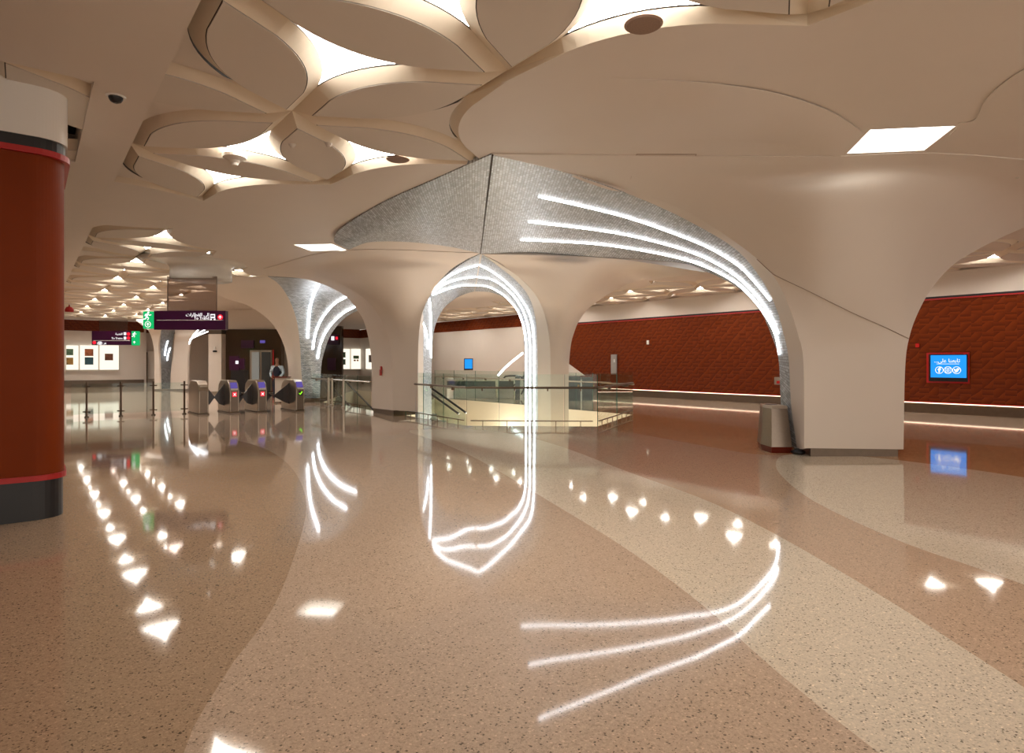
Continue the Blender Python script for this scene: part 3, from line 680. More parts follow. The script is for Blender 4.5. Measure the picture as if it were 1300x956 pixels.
# --- distant arches at left
pd = thing('mosaic_pier', 'distant narrow mosaic arch pier left of the hanging purple sign', 'pier', P(209, 497, 36))
_, td = shell('mosaic_soffit', [c3([(203, 494, 36), (202, 460, 36), (201, 440, 36), (203, 425, 35.6), (207, 412, 35), (214, 404, 34)]), c3([(216, 494, 37), (217, 470, 37), (218, 455, 37), (219, 440, 37), (221, 425, 36.6), (226, 408, 36)])], 'mosaic', pd, 0.1, 20, 6)
for s_ in ([(213, 432.6), (210.5, 441), (209, 451.5)], [(216, 441.6), (213.5, 449), (212, 457.5)]): strip('light_strip', s_, td, pd, 0.035, 'strip_soft')
shell('arch_rim', [c3([(196, 494, 35.8), (196, 460, 35.8), (195, 440, 35.8), (191, 425, 35.4), (184, 415, 35), (172, 405, 'z4.38')]), c3([(203, 494, 35.6), (202, 460, 35.6), (201, 440, 35.6), (203, 425, 35.2), (207, 412, 34.6), (214, 402, 'z4.38')])], 'paint', pd, 0.1, 20, 6)
shell('vault_shell', [c3([(216, 494, 36), (217, 470, 36), (220, 450, 36), (221, 435, 35.8), (222, 420, 35.4), (216, 402, 'z4.38')]), c3([(238, 494, 35), (238, 460, 35), (239, 445, 35), (242, 432, 34.6), (250, 420, 34), (268, 398, 'z4.38')])], 'paint', pd, 0.1, 20, 6)
fan = thing('strip_arch_and_mirror', 'distant arch of thin white light strips and its mirror image under the purple sign', 'arch', P(262, 492, 34))
for k, (x0, y0, x1, y1, x2, y2) in enumerate([(240, 437, 244, 424, 254, 417), (240.5, 434, 247, 424, 262, 418), (241, 431, 250, 426, 264, 421),
                                              (281, 421, 291, 424, 300, 440), (281, 416, 293, 421, 302, 441), (296, 416, 303, 424, 303.5, 442)]):  # this row is the strips' reflection in dark glass, built as glowing tubes
    obj('light_strip', MB().tube([P(x.x, x.y, 33.6) for x in bez(Vector((x0, y0, 0)), Vector((x1, y1, 0)), Vector((x2, y2, 0)))], 0.028, 6), 'strip_soft', fan)

# ============================================================ COLUMNS AND FAR BACKDROP
def rrect(x0, x1, y0, y1, r, n=8):
    out = []
    for cx, cy, a0 in ((x1 - r, y0 + r, -90), (x1 - r, y1 - r, 0), (x0 + r, y1 - r, 90), (x0 + r, y0 + r, 180)):
        for k in range(n + 1):
            a = R(a0 + 90 * k / n); out.append(B(cx + r * math.cos(a), cy + r * math.sin(a)))
    return out
rc = thing('column', 'huge rust-red rounded column in the left foreground', 'column', B(-0.45, 8.7))
obj('base', MB().prism(xy(rrect(-1.25, 0.30, 7.99, 9.6, 0.26)), 0, 0.40), 'black', rc, smooth=False)
obj('trim_ring', MB().prism(xy(rrect(-1.28, 0.33, 7.96, 9.63, 0.28)), 0.40, 0.455), 'redring', rc)
obj('cladding', MB().prism(xy(rrect(-1.26, 0.31, 7.98, 9.61, 0.27, 14)), 0.455, 3.70), 'rust', rc)
obj('trim_ring', MB().prism(xy(rrect(-1.30, 0.36, 7.94, 9.65, 0.30)), 3.70, 3.76), 'redring', rc)
obj('collar', MB().prism(xy(rrect(-1.26, 0.32, 7.98, 9.61, 0.27)), 3.76, 3.88), 'black', rc)
obj('capital', MB().prism(xy(rrect(-1.28, 0.34, 7.97, 9.62, 0.27, 14)), 3.88, 5.3), 'white_gloss', rc)

# lift lobby: brown glass cladding, lift doors
lb = thing('lift_lobby', 'dark brown glass lift lobby behind the ticket gates', 'lift', P(320, 500, 33))
def frontbox(px0, px1, py0, py1, d, th): 
    a, b_ = P(px0, py1, d), P(px1, py0, d)
    return ((a + b_) / 2 + Vector((0, th / 2, 0)), (b_.x - a.x, th, b_.z - a.z))
def fbox(name, px0, px1, py0, py1, d, th, m, parent=None, bev=0.0):
    c, s = frontbox(px0, px1, py0, py1, d, th); return obj(name, MB().box(c, s, bev=bev), m, parent)
fbox('cladding', 281, 357, 418, 498, 33, 0.5, 'brownwall', lb)
fbox('bulkhead', 240, 375, 388, 418, 33.2, 0.4, 'paint', lb)
g_ = fbox('door_frame', 317, 345, 444.5, 497, 32.95, 0.05, 'steel', lb)
fbox('glass_door', 319.5, 329, 447, 497, 32.9, 0.03, 'shirt', g_)
fbox('glass_door', 332, 343, 447, 497, 32.9, 0.03, 'escalator', g_)
fbox('trim', 346, 347.5, 444, 497, 32.9, 0.04, 'redring', lb)
fbox('screen', 330, 336, 432, 435.5, 32.9, 0.05, 'violet_e', lb)
fbox('sign_board', 306, 322, 432, 442, 32.9, 0.06, 'purple', lb)
lc = fbox('lobby_column', 264.6, 281, 419, 497, 32.5, 0.6, 'paint'); tag(lc, 'beige square column standing under the right half of the purple sign', 'column')
fbox('cap', 264.4, 281.2, 419, 424, 32.48, 0.62, 'steel_dark', lc)
fbox('sign_plate', 270, 275, 445, 447, 32.45, 0.04, 'black', lc)
fbox('plate', 271.3, 273.3, 440, 444.5, 32.45, 0.04, 'white_gloss', lc)
bw = fbox('brown_partition', 398, 434, 414, 497, 45, 0.4, 'brownwall'); tag(bw, 'dark brown partition seen through the mosaic arch', 'partition')
fbox('sign_board', 413, 430, 424.5, 437.5, 44.8, 0.1, 'purple', bw)
fbox('pictogram', 420.5, 424, 427, 432, 44.7, 0.06, 'white_e', bw); fbox('pictogram', 426, 428.5, 427.5, 431, 44.7, 0.06, 'red_e', bw)
fbox('notice_panel', 415.5, 426, 454.5, 470, 44.8, 0.08, 'purple', bw)
# info totem in front of the lobby
it = thing('info_totem', 'dark information totem with purple screens left of the lift doors', 'information stand', P(300, 500, 30))
fbox('body', 293, 311, 470, 498, 30, 0.4, 'black', it); fbox('screen_panel', 291, 303, 452, 470, 30, 0.12, 'purple', it); fbox('screen_panel', 303.5, 310, 455, 469, 30, 0.12, 'purple', it)
fbox('icon', 299, 302, 458, 462, 29.95, 0.05, 'white_e', it)
# far wall panelling at left: door leaf
fbox('wall_back', 183, 200, 446, 481, 44.0, 0.1, 'paint')['kind'] = 'structure'
fbox('door_1', 183, 186, 447, 490, 43.8, 0.1, 'steel_dark')['kind'] = 'structure'

# poster light boxes on the end wall
def wall_frame(px0, px1, py0, py1, Y, m, name, parent=None, th=0.12, out=0.0):
    def hit(px):
        # ray through px with plane Y = const in hall coordinates
        t = (px - 650) / F; d = Y / (ax * t + ay); return Vector((t * d, d, 0))
    a, b_ = hit(px0), hit(px1); dm = (a.y + b_.y) / 2
    z0, z1 = CH + (HOR - py1) / F * dm, CH + (HOR - py0) / F * dm
    s = MB(); s.slab([a + Vector((0, 0, z0)), b_ + Vector((0, 0, z0)), b_ + Vector((0, 0, z1)), a + Vector((0, 0, z1))], (-ax, -ay, 0), -th if False else th)
    return obj(name, s, m, parent)
def lightbox(x0, x1, y0, y1, label, pics, Y=49.75):
    f = wall_frame(x0, x1, y0, y1, Y, 'boxlight', 'poster_light_box'); tag(f, label, 'poster', 'poster light boxes on the end wall')
    fr = wall_frame(x0, x1, y1, y1 + 0.8, Y, 'steel', 'frame', f, 0.2); wall_frame(x1 - 0.5, x1 + 0.3, y0, y1, Y, 'steel', 'frame', f, 0.2)
    for (a, b_, c, d_, m) in pics: wall_frame(a, b_, c, d_, Y - 0.14, m, 'picture', f, 0.03)
lightbox(84, 100, 438.6, 469.4, 'leftmost lit poster box with a pale green and gold picture', [(84.2, 93, 443, 451, 'art_green'), (84.2, 93, 454, 463, 'art_gold')])
lightbox(101.5, 125, 438.6, 469.4, 'lit poster box with an orange picture over a blue one', [(107.5, 118.5, 443, 452, 'art_orange'), (107.5, 118.5, 453.5, 463, 'art_teal')])
lightbox(126.5, 151, 438.6, 469.4, 'lit poster box with one small brown-red picture', [(133, 143.5, 449, 457.5, 'art_brown')])
lightbox(434.5, 444, 443, 468.5, 'lit poster box beside the brown partition with two dark small pictures', [(435, 438.5, 447, 454, 'art_green'), (435, 438.5, 456, 463, 'art_green')], 50.62)
lightbox(445, 461, 443, 468.5, 'lit poster box with a green and pink picture beyond the mosaic arch', [(448.5, 455.5, 451.5, 455.5, 'art_green'), (449, 451.5, 456.5, 458.5, 'art_orange'), (452.8, 455, 456.5, 458.5, 'art_orange')], 50.62)

# ============================================================ SIGNS
def arrow(mb, c, s, y, up=True):
    k = 1 if up else -1
    pts = [(-0.5, 0.05), (0, 0.55), (0.5, 0.05), (0.5, -0.15), (0.14, 0.2), (0.14, -0.5), (-0.14, -0.5), (-0.14, 0.2), (-0.5, -0.15)]
    mb.slab([Vector((c[0] + a * s, y, c[1] + b_ * s * k)) for a, b_ in pts], (0, 1, 0), 0.004); return mb
def disc(mb, c, r, y, th=0.006, n=20, r2=None):
    mb.slab([Vector((c[0] + r * math.cos(2 * math.pi * k / n), y, c[1] + (r2 or r) * math.sin(2 * math.pi * k / n))) for k in range(n)], (0, 1, 0), th); return mb
AR_TRAINS = '\uFE95\uFE8D\uFEAD\uFE8E\uFEC4\uFED8\uFEDF\uFE8D \uFEF0\uFEDF\uFE87'
def px_local(d, cx, cy):
    """converter: pixel -> local (x,z) on a frontal board whose origin is at pixel (cx,cy)"""
    return lambda px, py: ((px - cx) / F * d, (cy - py) / F * d)
d = 17.2; q = px_local(d, 242, 407.5)
sg = thing('hanging_sign', 'large hanging purple sign reading To Trains above the ticket gates', 'sign', P(242, 407.5, d))
def lbox(mb, x0, z0, x1, z1, y0, y1): return mb.box(((x0 + x1) / 2, (y0 + y1) / 2, (z0 + z1) / 2), (abs(x1 - x0), y1 - y0, abs(z1 - z0)), bev=0.0)
def lb2(name, conv, px0, py0, px1, py1, y0, y1, m, parent):
    a = conv(px0, py1); b_ = conv(px1, py0); mb = MB(); lbox(mb, a[0], a[1], b_[0], b_[1], y0, y1); return obj(name, mb, m, parent, local=True)
lb2('board', q, 197.5, 394.8, 288, 418.8, -0.08, 0.08, 'purple', sg)
lb2('rule', q, 201, 406.4, 285, 407.0, -0.086, -0.08, 'white_gloss', sg)
c = q(281.4, 403); obj('arrow_disc', disc(MB(), c, 0.075, -0.088), 'red_e', sg, local=True)
obj('arrow', arrow(MB(), c, 0.085, -0.094), 'white_e', sg, local=True)
c = q(272, 402.8); tm = MB(); lbox(tm, c[0] - .06, c[1] - .03, c[0] + .06, c[1] + .08, -0.09, -0.08); lbox(tm, c[0] - .07, c[1] - .08, c[0] - .03, c[1] - .045, -.09, -.08); lbox(tm, c[0] + .03, c[1] - .08, c[0] + .07, c[1] - .045, -.09, -.08)
obj('train_pictogram', tm, 'white_e', sg, local=True)
ww = MB(); lbox(ww, c[0] - .045, c[1] + .01, c[0] + .045, c[1] + .05, -0.094, -0.09); obj('train_window', ww, 'purple', sg, local=True)
c = q(267.6, 401.7); text_mesh('arabic_text', AR_TRAINS, 0.125, 'white_e', sg, (c[0], -0.085, c[1]), (R(90), 0, 0), 'RIGHT')
c = q(267.6, 405.9); text_mesh('english_text', 'To Trains', 0.105, 'white_e', sg, (c[0], -0.085, c[1]), (R(90), 0, 0), 'RIGHT')
sp = lb2('glass_pane', q, 213, 351, 275, 394.8, -0.012, 0.012, 'glass_smoke', sg)
lb2('edge', q, 212.6, 351, 213.2, 394.8, -0.014, 0.014, 'steel_dark', sg); lb2('edge', q, 274.8, 351, 275.4, 394.8, -0.014, 0.014, 'steel_dark', sg)
# flared bulkhead that carries the pane
bh = thing('flared_bulkhead', 'white flared round bulkhead hanging from the ceiling above the purple sign', 'bulkhead', P(243, 353, d + 0.0))
n_ = 28; prof = [(0.80, 0.0), (0.79, 0.15), (0.78, 0.28), (0.80, 0.36), (0.90, 0.44), (1.15, 0.50), (1.6, 0.535)]
obj('flare', MB().lathe(Vector((0, 0.55, 0)), prof, 36), 'white_gloss', bh, smooth=True, local=True)
# green exit sign
ge = thing('exit_sign', 'green running-man exit sign left of the large purple sign', 'sign', P(189.5, 407, d))
q = px_local(d, 189.5, 407)
lb2('board', q, 183.6, 395.6, 195.8, 417.2, -0.07, 0.07, 'green_e', ge)
def runner(name, conv, cx, cy, s, y, parent):
    m_ = MB(); c = conv(cx, cy)
    disc(m_, (c[0] + .02 * s, c[1] + .10 * s), 0.028 * s, y)
    for pts, r in (([(0.0, .07), (-.03, -.02)], .026), ([(-.03, -.02), (.03, -.06), (.0, -.12)], .016), ([(-.03, -.02), (-.06, -.08), (-.12, -.09)], .016), ([(0, .06), (.06, .02), (.10, .04)], .012), ([(0, .06), (-.06, .05), (-.08, 0)], .012)):
        m_.tube([Vector((c[0] + a * s, y, c[1] + b_ * s)) for a, b_ in pts], r * s, 6)
    return obj(name, m_, 'white_e', parent, local=True)
runner('running_man', q, 189.4, 401.5, 0.95, -0.075, ge)
c = q(189.7, 412); m_ = MB()
m_.tube([Vector((c[0] + .075 * math.cos(a), -0.075, c[1] + .075 * math.sin(a))) for a in [R(15 * k) for k in range(25)]], 0.007, 6)
obj('ring', m_, 'white_e', ge, local=True); obj('arrow', arrow(MB(), c, 0.08, -0.078), 'white_e', ge, local=True)
# second sign further back
d2 = 27.0; q = px_local(d2, 143, 429)
s2 = thing('hanging_sign', 'smaller hanging purple sign with a white rule further back at left', 'sign', P(143, 429, d2))
lb2('board', q, 118.5, 420.4, 168.3, 438, -0.1, 0.1, 'purple', s2)
lb2('rule', q, 120, 432.2, 167, 432.8, -0.11, -0.1, 'white_gloss', s2)
for (x_, y_, a, b_) in ((158, 421.8, 'text_block', 3), (158, 427.5, 'text_block', 3)):
    pass
c = q(157.5, 425.3); text_mesh('arabic_text', '\uFE94\uFEF4\uFEE8\uFE98\uFED4\uFEDF\uFE8D', 0.12, 'white_e', s2, (c[0], -0.105, c[1]), (R(90), 0, 0), 'RIGHT')
c = q(157.5, 430.8); text_mesh('english_text', 'To Trains', 0.12, 'white_e', s2, (c[0], -0.105, c[1]), (R(90), 0, 0), 'RIGHT')
c = q(125, 437); text_mesh('service_text', '(\u267F) \uFEB0\uFED4', 0.13, 'white_e', s2, (c[0], -0.105, c[1]), (R(90), 0, 0), 'LEFT')
for (x_, y_) in ((165, 424.2), (165, 429.2), (121.8, 435)): obj('arrow_disc', disc(MB(), q(x_, y_), 0.075, -0.11), 'red_e', s2, local=True)
for (x_, y_) in ((160.5, 423.8), (160.5, 429.4)): m_ = MB(); c = q(x_, y_); lbox(m_, c[0] - .05, c[1] - .06, c[0] + .05, c[1] + .06, -0.11, -0.1); obj('pictogram', m_, 'white_e', s2, local=True)
lb2('glass_pane', q, 126, 406.5, 162, 420.4, -0.012, 0.012, 'glass_smoke', s2)
ge2 = thing('exit_sign', 'small green exit sign right of the further purple sign', 'sign', P(172.2, 429.5, d2)); q = px_local(d2, 172.2, 429.5)
lb2('board', q, 168.8, 420.6, 176, 438.6, -0.1, 0.1, 'green_e', ge2); runner('running_man', q, 172.4, 425, 0.9, -0.11, ge2)
obj('arrow', arrow(MB(), q(172.4, 434.6), 0.10, -0.11), 'white_e', ge2, local=True)
bell = MB().lathe(P(88, 396, 12.0), [(0.07, 0), (0.075, 0.04), (0.05, 0.09), (0.015, 0.10), (0.01, 0.14)], 16)
# ============================================================ RIGHT WALL ITEMS
def rw(px, z, off=0.0):
    t = (px - 650) / F; X = 22.5 - off; dd = X / (by_ + bx_ * t); return Vector((t * dd, dd, z))
def rwz(px, py, off=0.0):
    p = rw(px, 0, off); p.z = CH + (HOR - py) / F * p.y; return p
NW = Vector((-bx_, -by_, 0))   # off the wall, into the hall
def wslab(name, px0, px1, z0, z1, off, th, m, parent=None):
    a, b_ = rw(px0, 0, off), rw(px1, 0, off); mb = MB().slab([Vector((a.x, a.y, z0)), Vector((b_.x, b_.y, z0)), Vector((b_.x, b_.y, z1)), Vector((a.x, a.y, z1))], NW, th)
    return obj(name, mb, m, parent)
tv = thing('wall_screen', 'blue wall screen in a red frame on the rust tiled wall', 'screen', rw(1205, 1.0))
wslab('frame', 1177, 1231, 0.96, 1.90, 0.02, 0.05, 'redring', tv)
wslab('bezel', 1179.5, 1229, 1.01, 1.85, 0.07, 0.03, 'black', tv)
wslab('display', 1181.5, 1227, 1.13, 1.82, 0.10, 0.004, 'blue_e', tv)
WR = (R(90), 0, math.atan2(-ay, -ax))   # lettering faces the hall
def on_tv(px, z): return rw(px, z, 0.112) - wloc(tv)
text_mesh('arabic_text', '...\uFEF0\uFEE0\uFECB \uFE8E\uFEE8\uFECC\uFE91\uFE8E\uFE97', 0.155, 'white_e', tv, on_tv(1219, 1.60), WR, 'RIGHT', 0.001)
wslab('rule', 1189, 1218, 1.545, 1.555, 0.11, 0.004, 'white_e', tv)
U = Vector((-ax, -ay, 0))
def tvpoly(name, c, pts, m='white_e', off=0.0):
    obj(name, MB().slab([c + U * a + Vector((0, 0, b_)) - NW * (-off) for a, b_ in pts], NW, 0.003), m, tv)
def circ(r, n=16, cx=0, cy=0): return [(cx + r * math.cos(2 * math.pi * k / n), cy + r * math.sin(2 * math.pi * k / n)) for k in range(n)]
for k, px_ in enumerate((1192.5, 1203.5, 1214.5)):
    c = rw(px_, 1.36, 0.11); rs = MB(); rs.tube([c + U * a + Vector((0, 0, b_)) for a, b_ in circ(0.105, 20) + [(0.105, 0)]], 0.008, 6); obj('icon_ring', rs, 'white_e', tv)
    if k == 0: tvpoly('letter_icon', c, [(-.02, -.08), (.015, -.08), (.015, .0), (.045, .0), (.045, .03), (.015, .03), (.02, .055), (.05, .055), (.05, .085), (.0, .085), (-.02, .06), (-.02, .03), (-.045, .03), (-.045, .0), (-.02, .0)])
    if k == 1:
        rs = MB(); rs.tube([c + U * a + Vector((0, 0, b_)) for a, b_ in [(-.06, -.06), (.06, -.06), (.06, .06), (-.06, .06), (-.06, -.06)]], 0.008, 6)
        rs.tube([c + U * a + Vector((0, 0, b_)) for a, b_ in circ(.03, 12) + [(.03, 0)]], 0.008, 6); obj('camera_icon', rs, 'white_e', tv)
    if k == 2: tvpoly('bird_icon', c, [(-.075, -.05), (-.02, -.045), (-.06, -.015), (-.07, .05), (-.01, .015), (.01, .06), (.045, .06), (.08, .045), (.055, .01), (.03, -.045), (-.02, -.07)])
lbx = wslab('poster_light_box', 466, 474, 1.05, 2.72, 0.0, 0.12, 'boxlight'); tag(lbx, 'lit poster box on the side wall, half hidden by the white pier', 'poster', 'poster light boxes on the end wall')
wslab('picture', 468.5, 472, 1.6, 2.2, 0.12, 0.03, 'art_brown', lbx)
c1 = wslab('fire_hose_cabinet', 984, 992, 0.76, 1.02 + 0.02, 0.02, 0.06, 'steel'); tag(c1, 'small steel cabinet with a red mark on the rust wall beside the mosaic arch foot', 'cabinet')
wslab('red_label', 986, 989.8, 0.80, 0.90, 0.09, 0.01, 'redpaint', c1)
c2 = wslab('wall_panel', 776.5, 783.8, 1.01, 1.98, 0.02, 0.05, 'steel'); tag(c2, 'narrow grey service panel on the rust wall right of the pier', 'wall panel')
wslab('switch', 779.2, 780.8, 1.6, 1.75, 0.07, 0.02, 'white_gloss', c2)
c3_ = wslab('wall_sensor', 821.8, 824, 2.42, 2.60, 0.02, 0.05, 'white_gloss'); tag(c3_, 'tiny white sensor high on the rust wall', 'sensor')
c4 = wslab('alarm_button', 1163, 1167.5, 2.08, 2.2, 0.02, 0.05, 'redpaint'); tag(c4, 'red alarm button on the rust wall between pier and screen', 'alarm')

# blue screen seen through the central arch
bs = fbox('info_screen', 589, 600.5, 455, 470, 34, 0.1, 'black'); tag(bs, 'small blue information screen seen through the central arch', 'screen')
fbox('display', 590, 599.5, 456, 468, 33.97, 0.03, 'blue_e', bs)
fbox('bracket', 593.5, 595.5, 440 if False else 455.2, 456, 33.95, 0.02, 'black', bs)
fs_ = thing('fire_sign', 'small red extinguisher sign on the white pier left of centre', 'sign', P(485, 478, 18.9))
def crop_side(px, py, m, w_, h_, name):
    # lies on the left face of the pier
    p = P(px, py, 0); a = P(499, py, 18.7); b_ = P(472, py, 20.3); t = (499 - px) / 27; c = a.lerp(b_, t * 0.93); c.z = CH + (HOR - py) / F * c.y
    dr = (a - b_); dr.z = 0; dr.normalize(); nn = Vector((dr.y, -dr.x, 0)); nn = nn if nn.y < 0 else -nn
    c += nn * 0.05
    obj(name, MB().slab([c + dr * a_ + Vector((0, 0, b2)) for a_, b2 in ((-w_, -h_), (w_, -h_), (w_, h_), (-w_, h_))], nn, 0.03), m, fs_)
crop_side(486, 467.5, 'redpaint', 0.05, 0.06, 'pictogram_plate'); crop_side(485.3, 473, 'redpaint', 0.07, 0.09, 'text_plate')

for (x_, y_, d_) in ((560, 500, 20.0), (640, 500, 19.0), (740, 500, 18.0), (640, 500, 24.0), (455, 500, 24.0)):  # unseen point lights added to brighten the shafts below the floor
    la = bpy.data.lights.new('stairwell_fill', 'POINT'); la.energy = 170; la.color = (1, .90, .76); la.shadow_soft_size = 0.35
    lo_ = bpy.data.objects.new('stairwell_fill', la); COL.objects.link(lo_); p_ = P(x_, y_, d_); p_.z = -1.6; lo_.location = p_
# ============================================================ RAILINGS
def railing(label, pts, hz=1.30, rail=0.97, n_div=(3, 4, 2), low=True, hand='steel_dark', cat='railing', inset=0.05):
    pts = [Vector((p.x, p.y, 0)) for p in pts]
    t = thing('glass_railing', label, cat, pts[0])
    for s, (a, b_) in enumerate(zip(pts, pts[1:])):
        n = n_div[s] if s < len(n_div) else 2
        dr = (b_ - a); L = dr.length; dr.normalize(); nn = Vector((dr.y, -dr.x, 0)); nn = nn if nn.y < 0 else -nn
        for k in range(n):
            p0 = a + dr * (L * k / n + 0.012); p1 = a + dr * (L * (k + 1) / n - 0.012)
            obj('glass_panel', MB().slab([p0, p1, p1 + Vector((0, 0, hz)), p0 + Vector((0, 0, hz))], nn, 0.014), 'glass', t)
            e = MB(); e.slab([p0 - dr * .004, p0 + dr * .004, p0 + dr * .004 + Vector((0, 0, hz)), p0 - dr * .004 + Vector((0, 0, hz))], nn, 0.016); obj('panel_edge', e, 'glass_edge', t)
            c = a + dr * (L * (k + 0.5) / n) + nn * 0.05 + Vector((0, 0, rail - .05)); obj('bracket', MB().box(c, (.035, .08, .07), math.atan2(dr.y, dr.x)), 'steel_dark', t)
    hp = []
    for i, p in enumerate(pts): hp.append(p + Vector((0, -0.09, rail)))
    obj('handrail', MB().tube(hp, 0.028, 10), hand, t)
    if low:
        for a, b_ in zip(pts, pts[1:]):
            dr = (b_ - a); L = dr.length; dr.normalize(); lo_ = MB(); n = max(3, int(L / 0.55))
            o_ = Vector((0, -0.12, 0)); A_, B_2 = a + dr * .12 + o_, b_ - dr * .12 + o_
            lo_.box((A_ + B_2) / 2 + Vector((0, 0, .15)), ((B_2 - A_).length, .03, .022), math.atan2(dr.y, dr.x))
            for k in range(n): lo_.box(A_.lerp(B_2, (k + .5) / n) + Vector((0, 0, .075)), (.018, .018, .15))
            obj('kick_rail', lo_, 'steel_dark', t)
    return t
railing('long curved glass railing in front of the stairwell under the central arch', [G(515, 527.5), G(592, 541), G(758, 542), G(803, 526.5)])
railing('far glass railing along the back edge of the stairwell seen through the central arch', [G(552, 504.5), G(665, 513.5), G(711, 518), G(775, 523.5)], 1.25, 0.95, (4, 2, 3), False, 'steel')
railing('glass railing around the escalator well behind the ticket gates', [G(392, 509), G(416, 513), G(438, 516.5), G(471, 521.5)], 1.15, 0.95, (1, 1, 2), True, 'steel')
for (px_, py_, lab) in ((417, 513.2, 'left steel post of the pair in front of the escalator well railing'), (421.5, 514, 'right steel post of the pair in front of the escalator well railing'), (436, 516.3, 'single steel post nearer the white pier on the escalator well')):
    g0 = G(px_, py_ + 1); p_ = tag(obj('railing_post', MB().tube([g0, g0 + Vector((0, 0, 1.02))], 0.045, 12), 'steel', smooth=False), lab, 'post')
    obj('base_collar', MB().lathe(g0, [(0.08, 0), (0.08, 0.03), (0.05, 0.05)], 14), 'steel', p_)
railing('low glass railing at the foot of the rust wall, right of the stairwell', [G(762, 520), G(804, 523.5)], 1.2, 0.9, (2,), False, 'steel')

# escalators
def escalator(label, top, drn, width, L=6.5, slope=R(30)):
    t = thing('escalator', label, 'escalator', top); drn = drn.normalized(); side = Vector((-drn.y, drn.x, 0))
    dn = drn * math.cos(slope) - Vector((0, 0, math.sin(slope)))
    for s in (-1, 1):
        o_ = top + side * (s * width / 2)
        path = [o_ - drn * 1.1 + Vector((0, 0, .15)), o_ - drn * 1.35 + Vector((0, 0, .55)), o_ - drn * 1.1 + Vector((0, 0, .93)), o_ + Vector((0, 0, .95)), o_ + dn * 0.6 + Vector((0, 0, .97)), o_ + dn * L + Vector((0, 0, .97))]
        obj('handrail', MB().tube(resample(path, 24), 0.04, 8), 'black', t)
        obj('balustrade_glass', MB().slab([o_ - drn * 1.1 + Vector((0, 0, .1)), o_ + Vector((0, 0, .1)), o_ + dn * L + Vector((0, 0, .1)), o_ + dn * L + Vector((0, 0, .9)), o_ + Vector((0, 0, .88)), o_ - drn * 1.1 + Vector((0, 0, .88))], side, 0.012), 'glass', t)
        obj('skirt', MB().slab([o_ - drn * 1.1, o_, o_ + dn * L, o_ + dn * L - Vector((0, 0, .5)), o_ - Vector((0, 0, .5)), o_ - drn * 1.1 - Vector((0, 0, .02))], side * s, 0.12), 'white_gloss', t)
    st = MB(); n = 14
    for k in range(n):
        c = top + drn * (0.4 * k + .2) - Vector((0, 0, 0.23 * k + 0.12)); st.box(c, (0.4, width - .1, 0.22), math.atan2(drn.y, drn.x))
    obj('steps', st, 'escalator', t)
    return t
escalator('escalator descending to the right inside the central arch', G(536, 516) + Vector((-0.25, 0, 0)), Vector((0.9, -0.45, 0)), 0.5, 2.3)
escalator('escalator descending beside the white pier behind the glass railing', G(420, 504), Vector((0.75, -0.65, 0)), 1.0, 5.5)
escalator('far escalator landing with dark newel beyond the stairwell railing', G(655, 503), Vector((-0.61, 0.79, 0)), 1.1, 5.0)
bd = thing('escalator_balustrade', 'long dark grey escalator balustrade beyond the stairwell', 'escalator', P(612, 500, 27.5))
fbox('side_panel', 567.5, 652, 484, 491.5, 27.5, 0.3, 'escalator', bd); fbox('top_rail', 567, 652, 482.6, 484, 27.45, 0.4, 'steel', bd)
fbox('base_panel', 567.5, 652, 493.5, 506, 27.6, 0.2, 'white_gloss', bd)
fbox('newel', 629, 633, 480, 505, 27.2, 0.25, 'steel', bd); fbox('newel', 654, 660, 478, 508, 26.5, 0.4, 'escalator', bd)
cb = thing('ticket_machine_bank', 'dark machine bank behind the stairwell railing right of the pier', 'machine', P(740, 510, 26))
fbox('cabinet', 722, 737, 478, 510, 26, 0.6, 'escalator', cb); fbox('cabinet', 739, 752, 479, 510, 26, 0.6, 'escalator', cb); fbox('light_panel', 737, 739, 482, 512, 25.9, 0.1, 'white_gloss', cb)
for x_ in (733.5, 752.5): fbox('yellow_button', x_, x_ + 2, 488.5, 491, 25.88, 0.05, 'art_gold', cb)
sw = obj('stair_wall', MB().slab([P(721, 461, 29), P(743, 477, 29), P(721, 477, 29)], (0, 1, 0), 0.3), 'white_gloss'); tag(sw, 'small white sloping wall beside the pier against the rust wall', 'wall')
lsx = obj('light_strip', MB().tube([P(a, b_, 31) for a, b_ in ((632, 477), (640, 468), (650, 459), (664, 448))], 0.05, 8), 'strip_soft'); tag(lsx, 'diagonal glowing light strip seen through the central arch', 'light strip')
sl = MB(); sl.tube([P(594 + 0.0, 540, 15)] * 1 + [P(594, 539, 15)], 0.001, 3)

# ============================================================ TICKET GATES
def make_gate():
    t = thing('ticket_gate', '', 'ticket gate', (0, 0, 0), 0, 'ticket gates in a row')
    L, Wd, H = 1.5, 0.28, 1.03
    prof = [(-0.0, 0.04), (-0.02, 0.70), (0.10, 0.93), (0.30, 1.03), (1.15, 1.03), (1.42, 0.90), (1.5, 0.75), (1.5, 0.04)]
    m_ = MB(); n = len(prof)
    m_.add([Vector((s * Wd / 2, y, z)) for s in (-1, 1) for y, z in prof], [list(range(n)), list(range(n, 2 * n))[::-1]] + [(i, n + i, n + (i + 1) % n, (i + 1) % n) for i in range(n)])
    o = obj('cabinet', m_, 'steel', t, local=True); bv_ = o.modifiers.new('b', 'BEVEL'); bv_.width = 0.02; bv_.segments = 2
    obj('base', MB().box((0, 0.75, 0.02), (Wd + .03, 1.54, .04)), 'plinth', t, local=True)
    obj('front_panel', MB().box((0.0, -0.018, 0.40), (0.21, .02, 0.68), bev=.004), 'steel_dark', t, local=True)
    return t
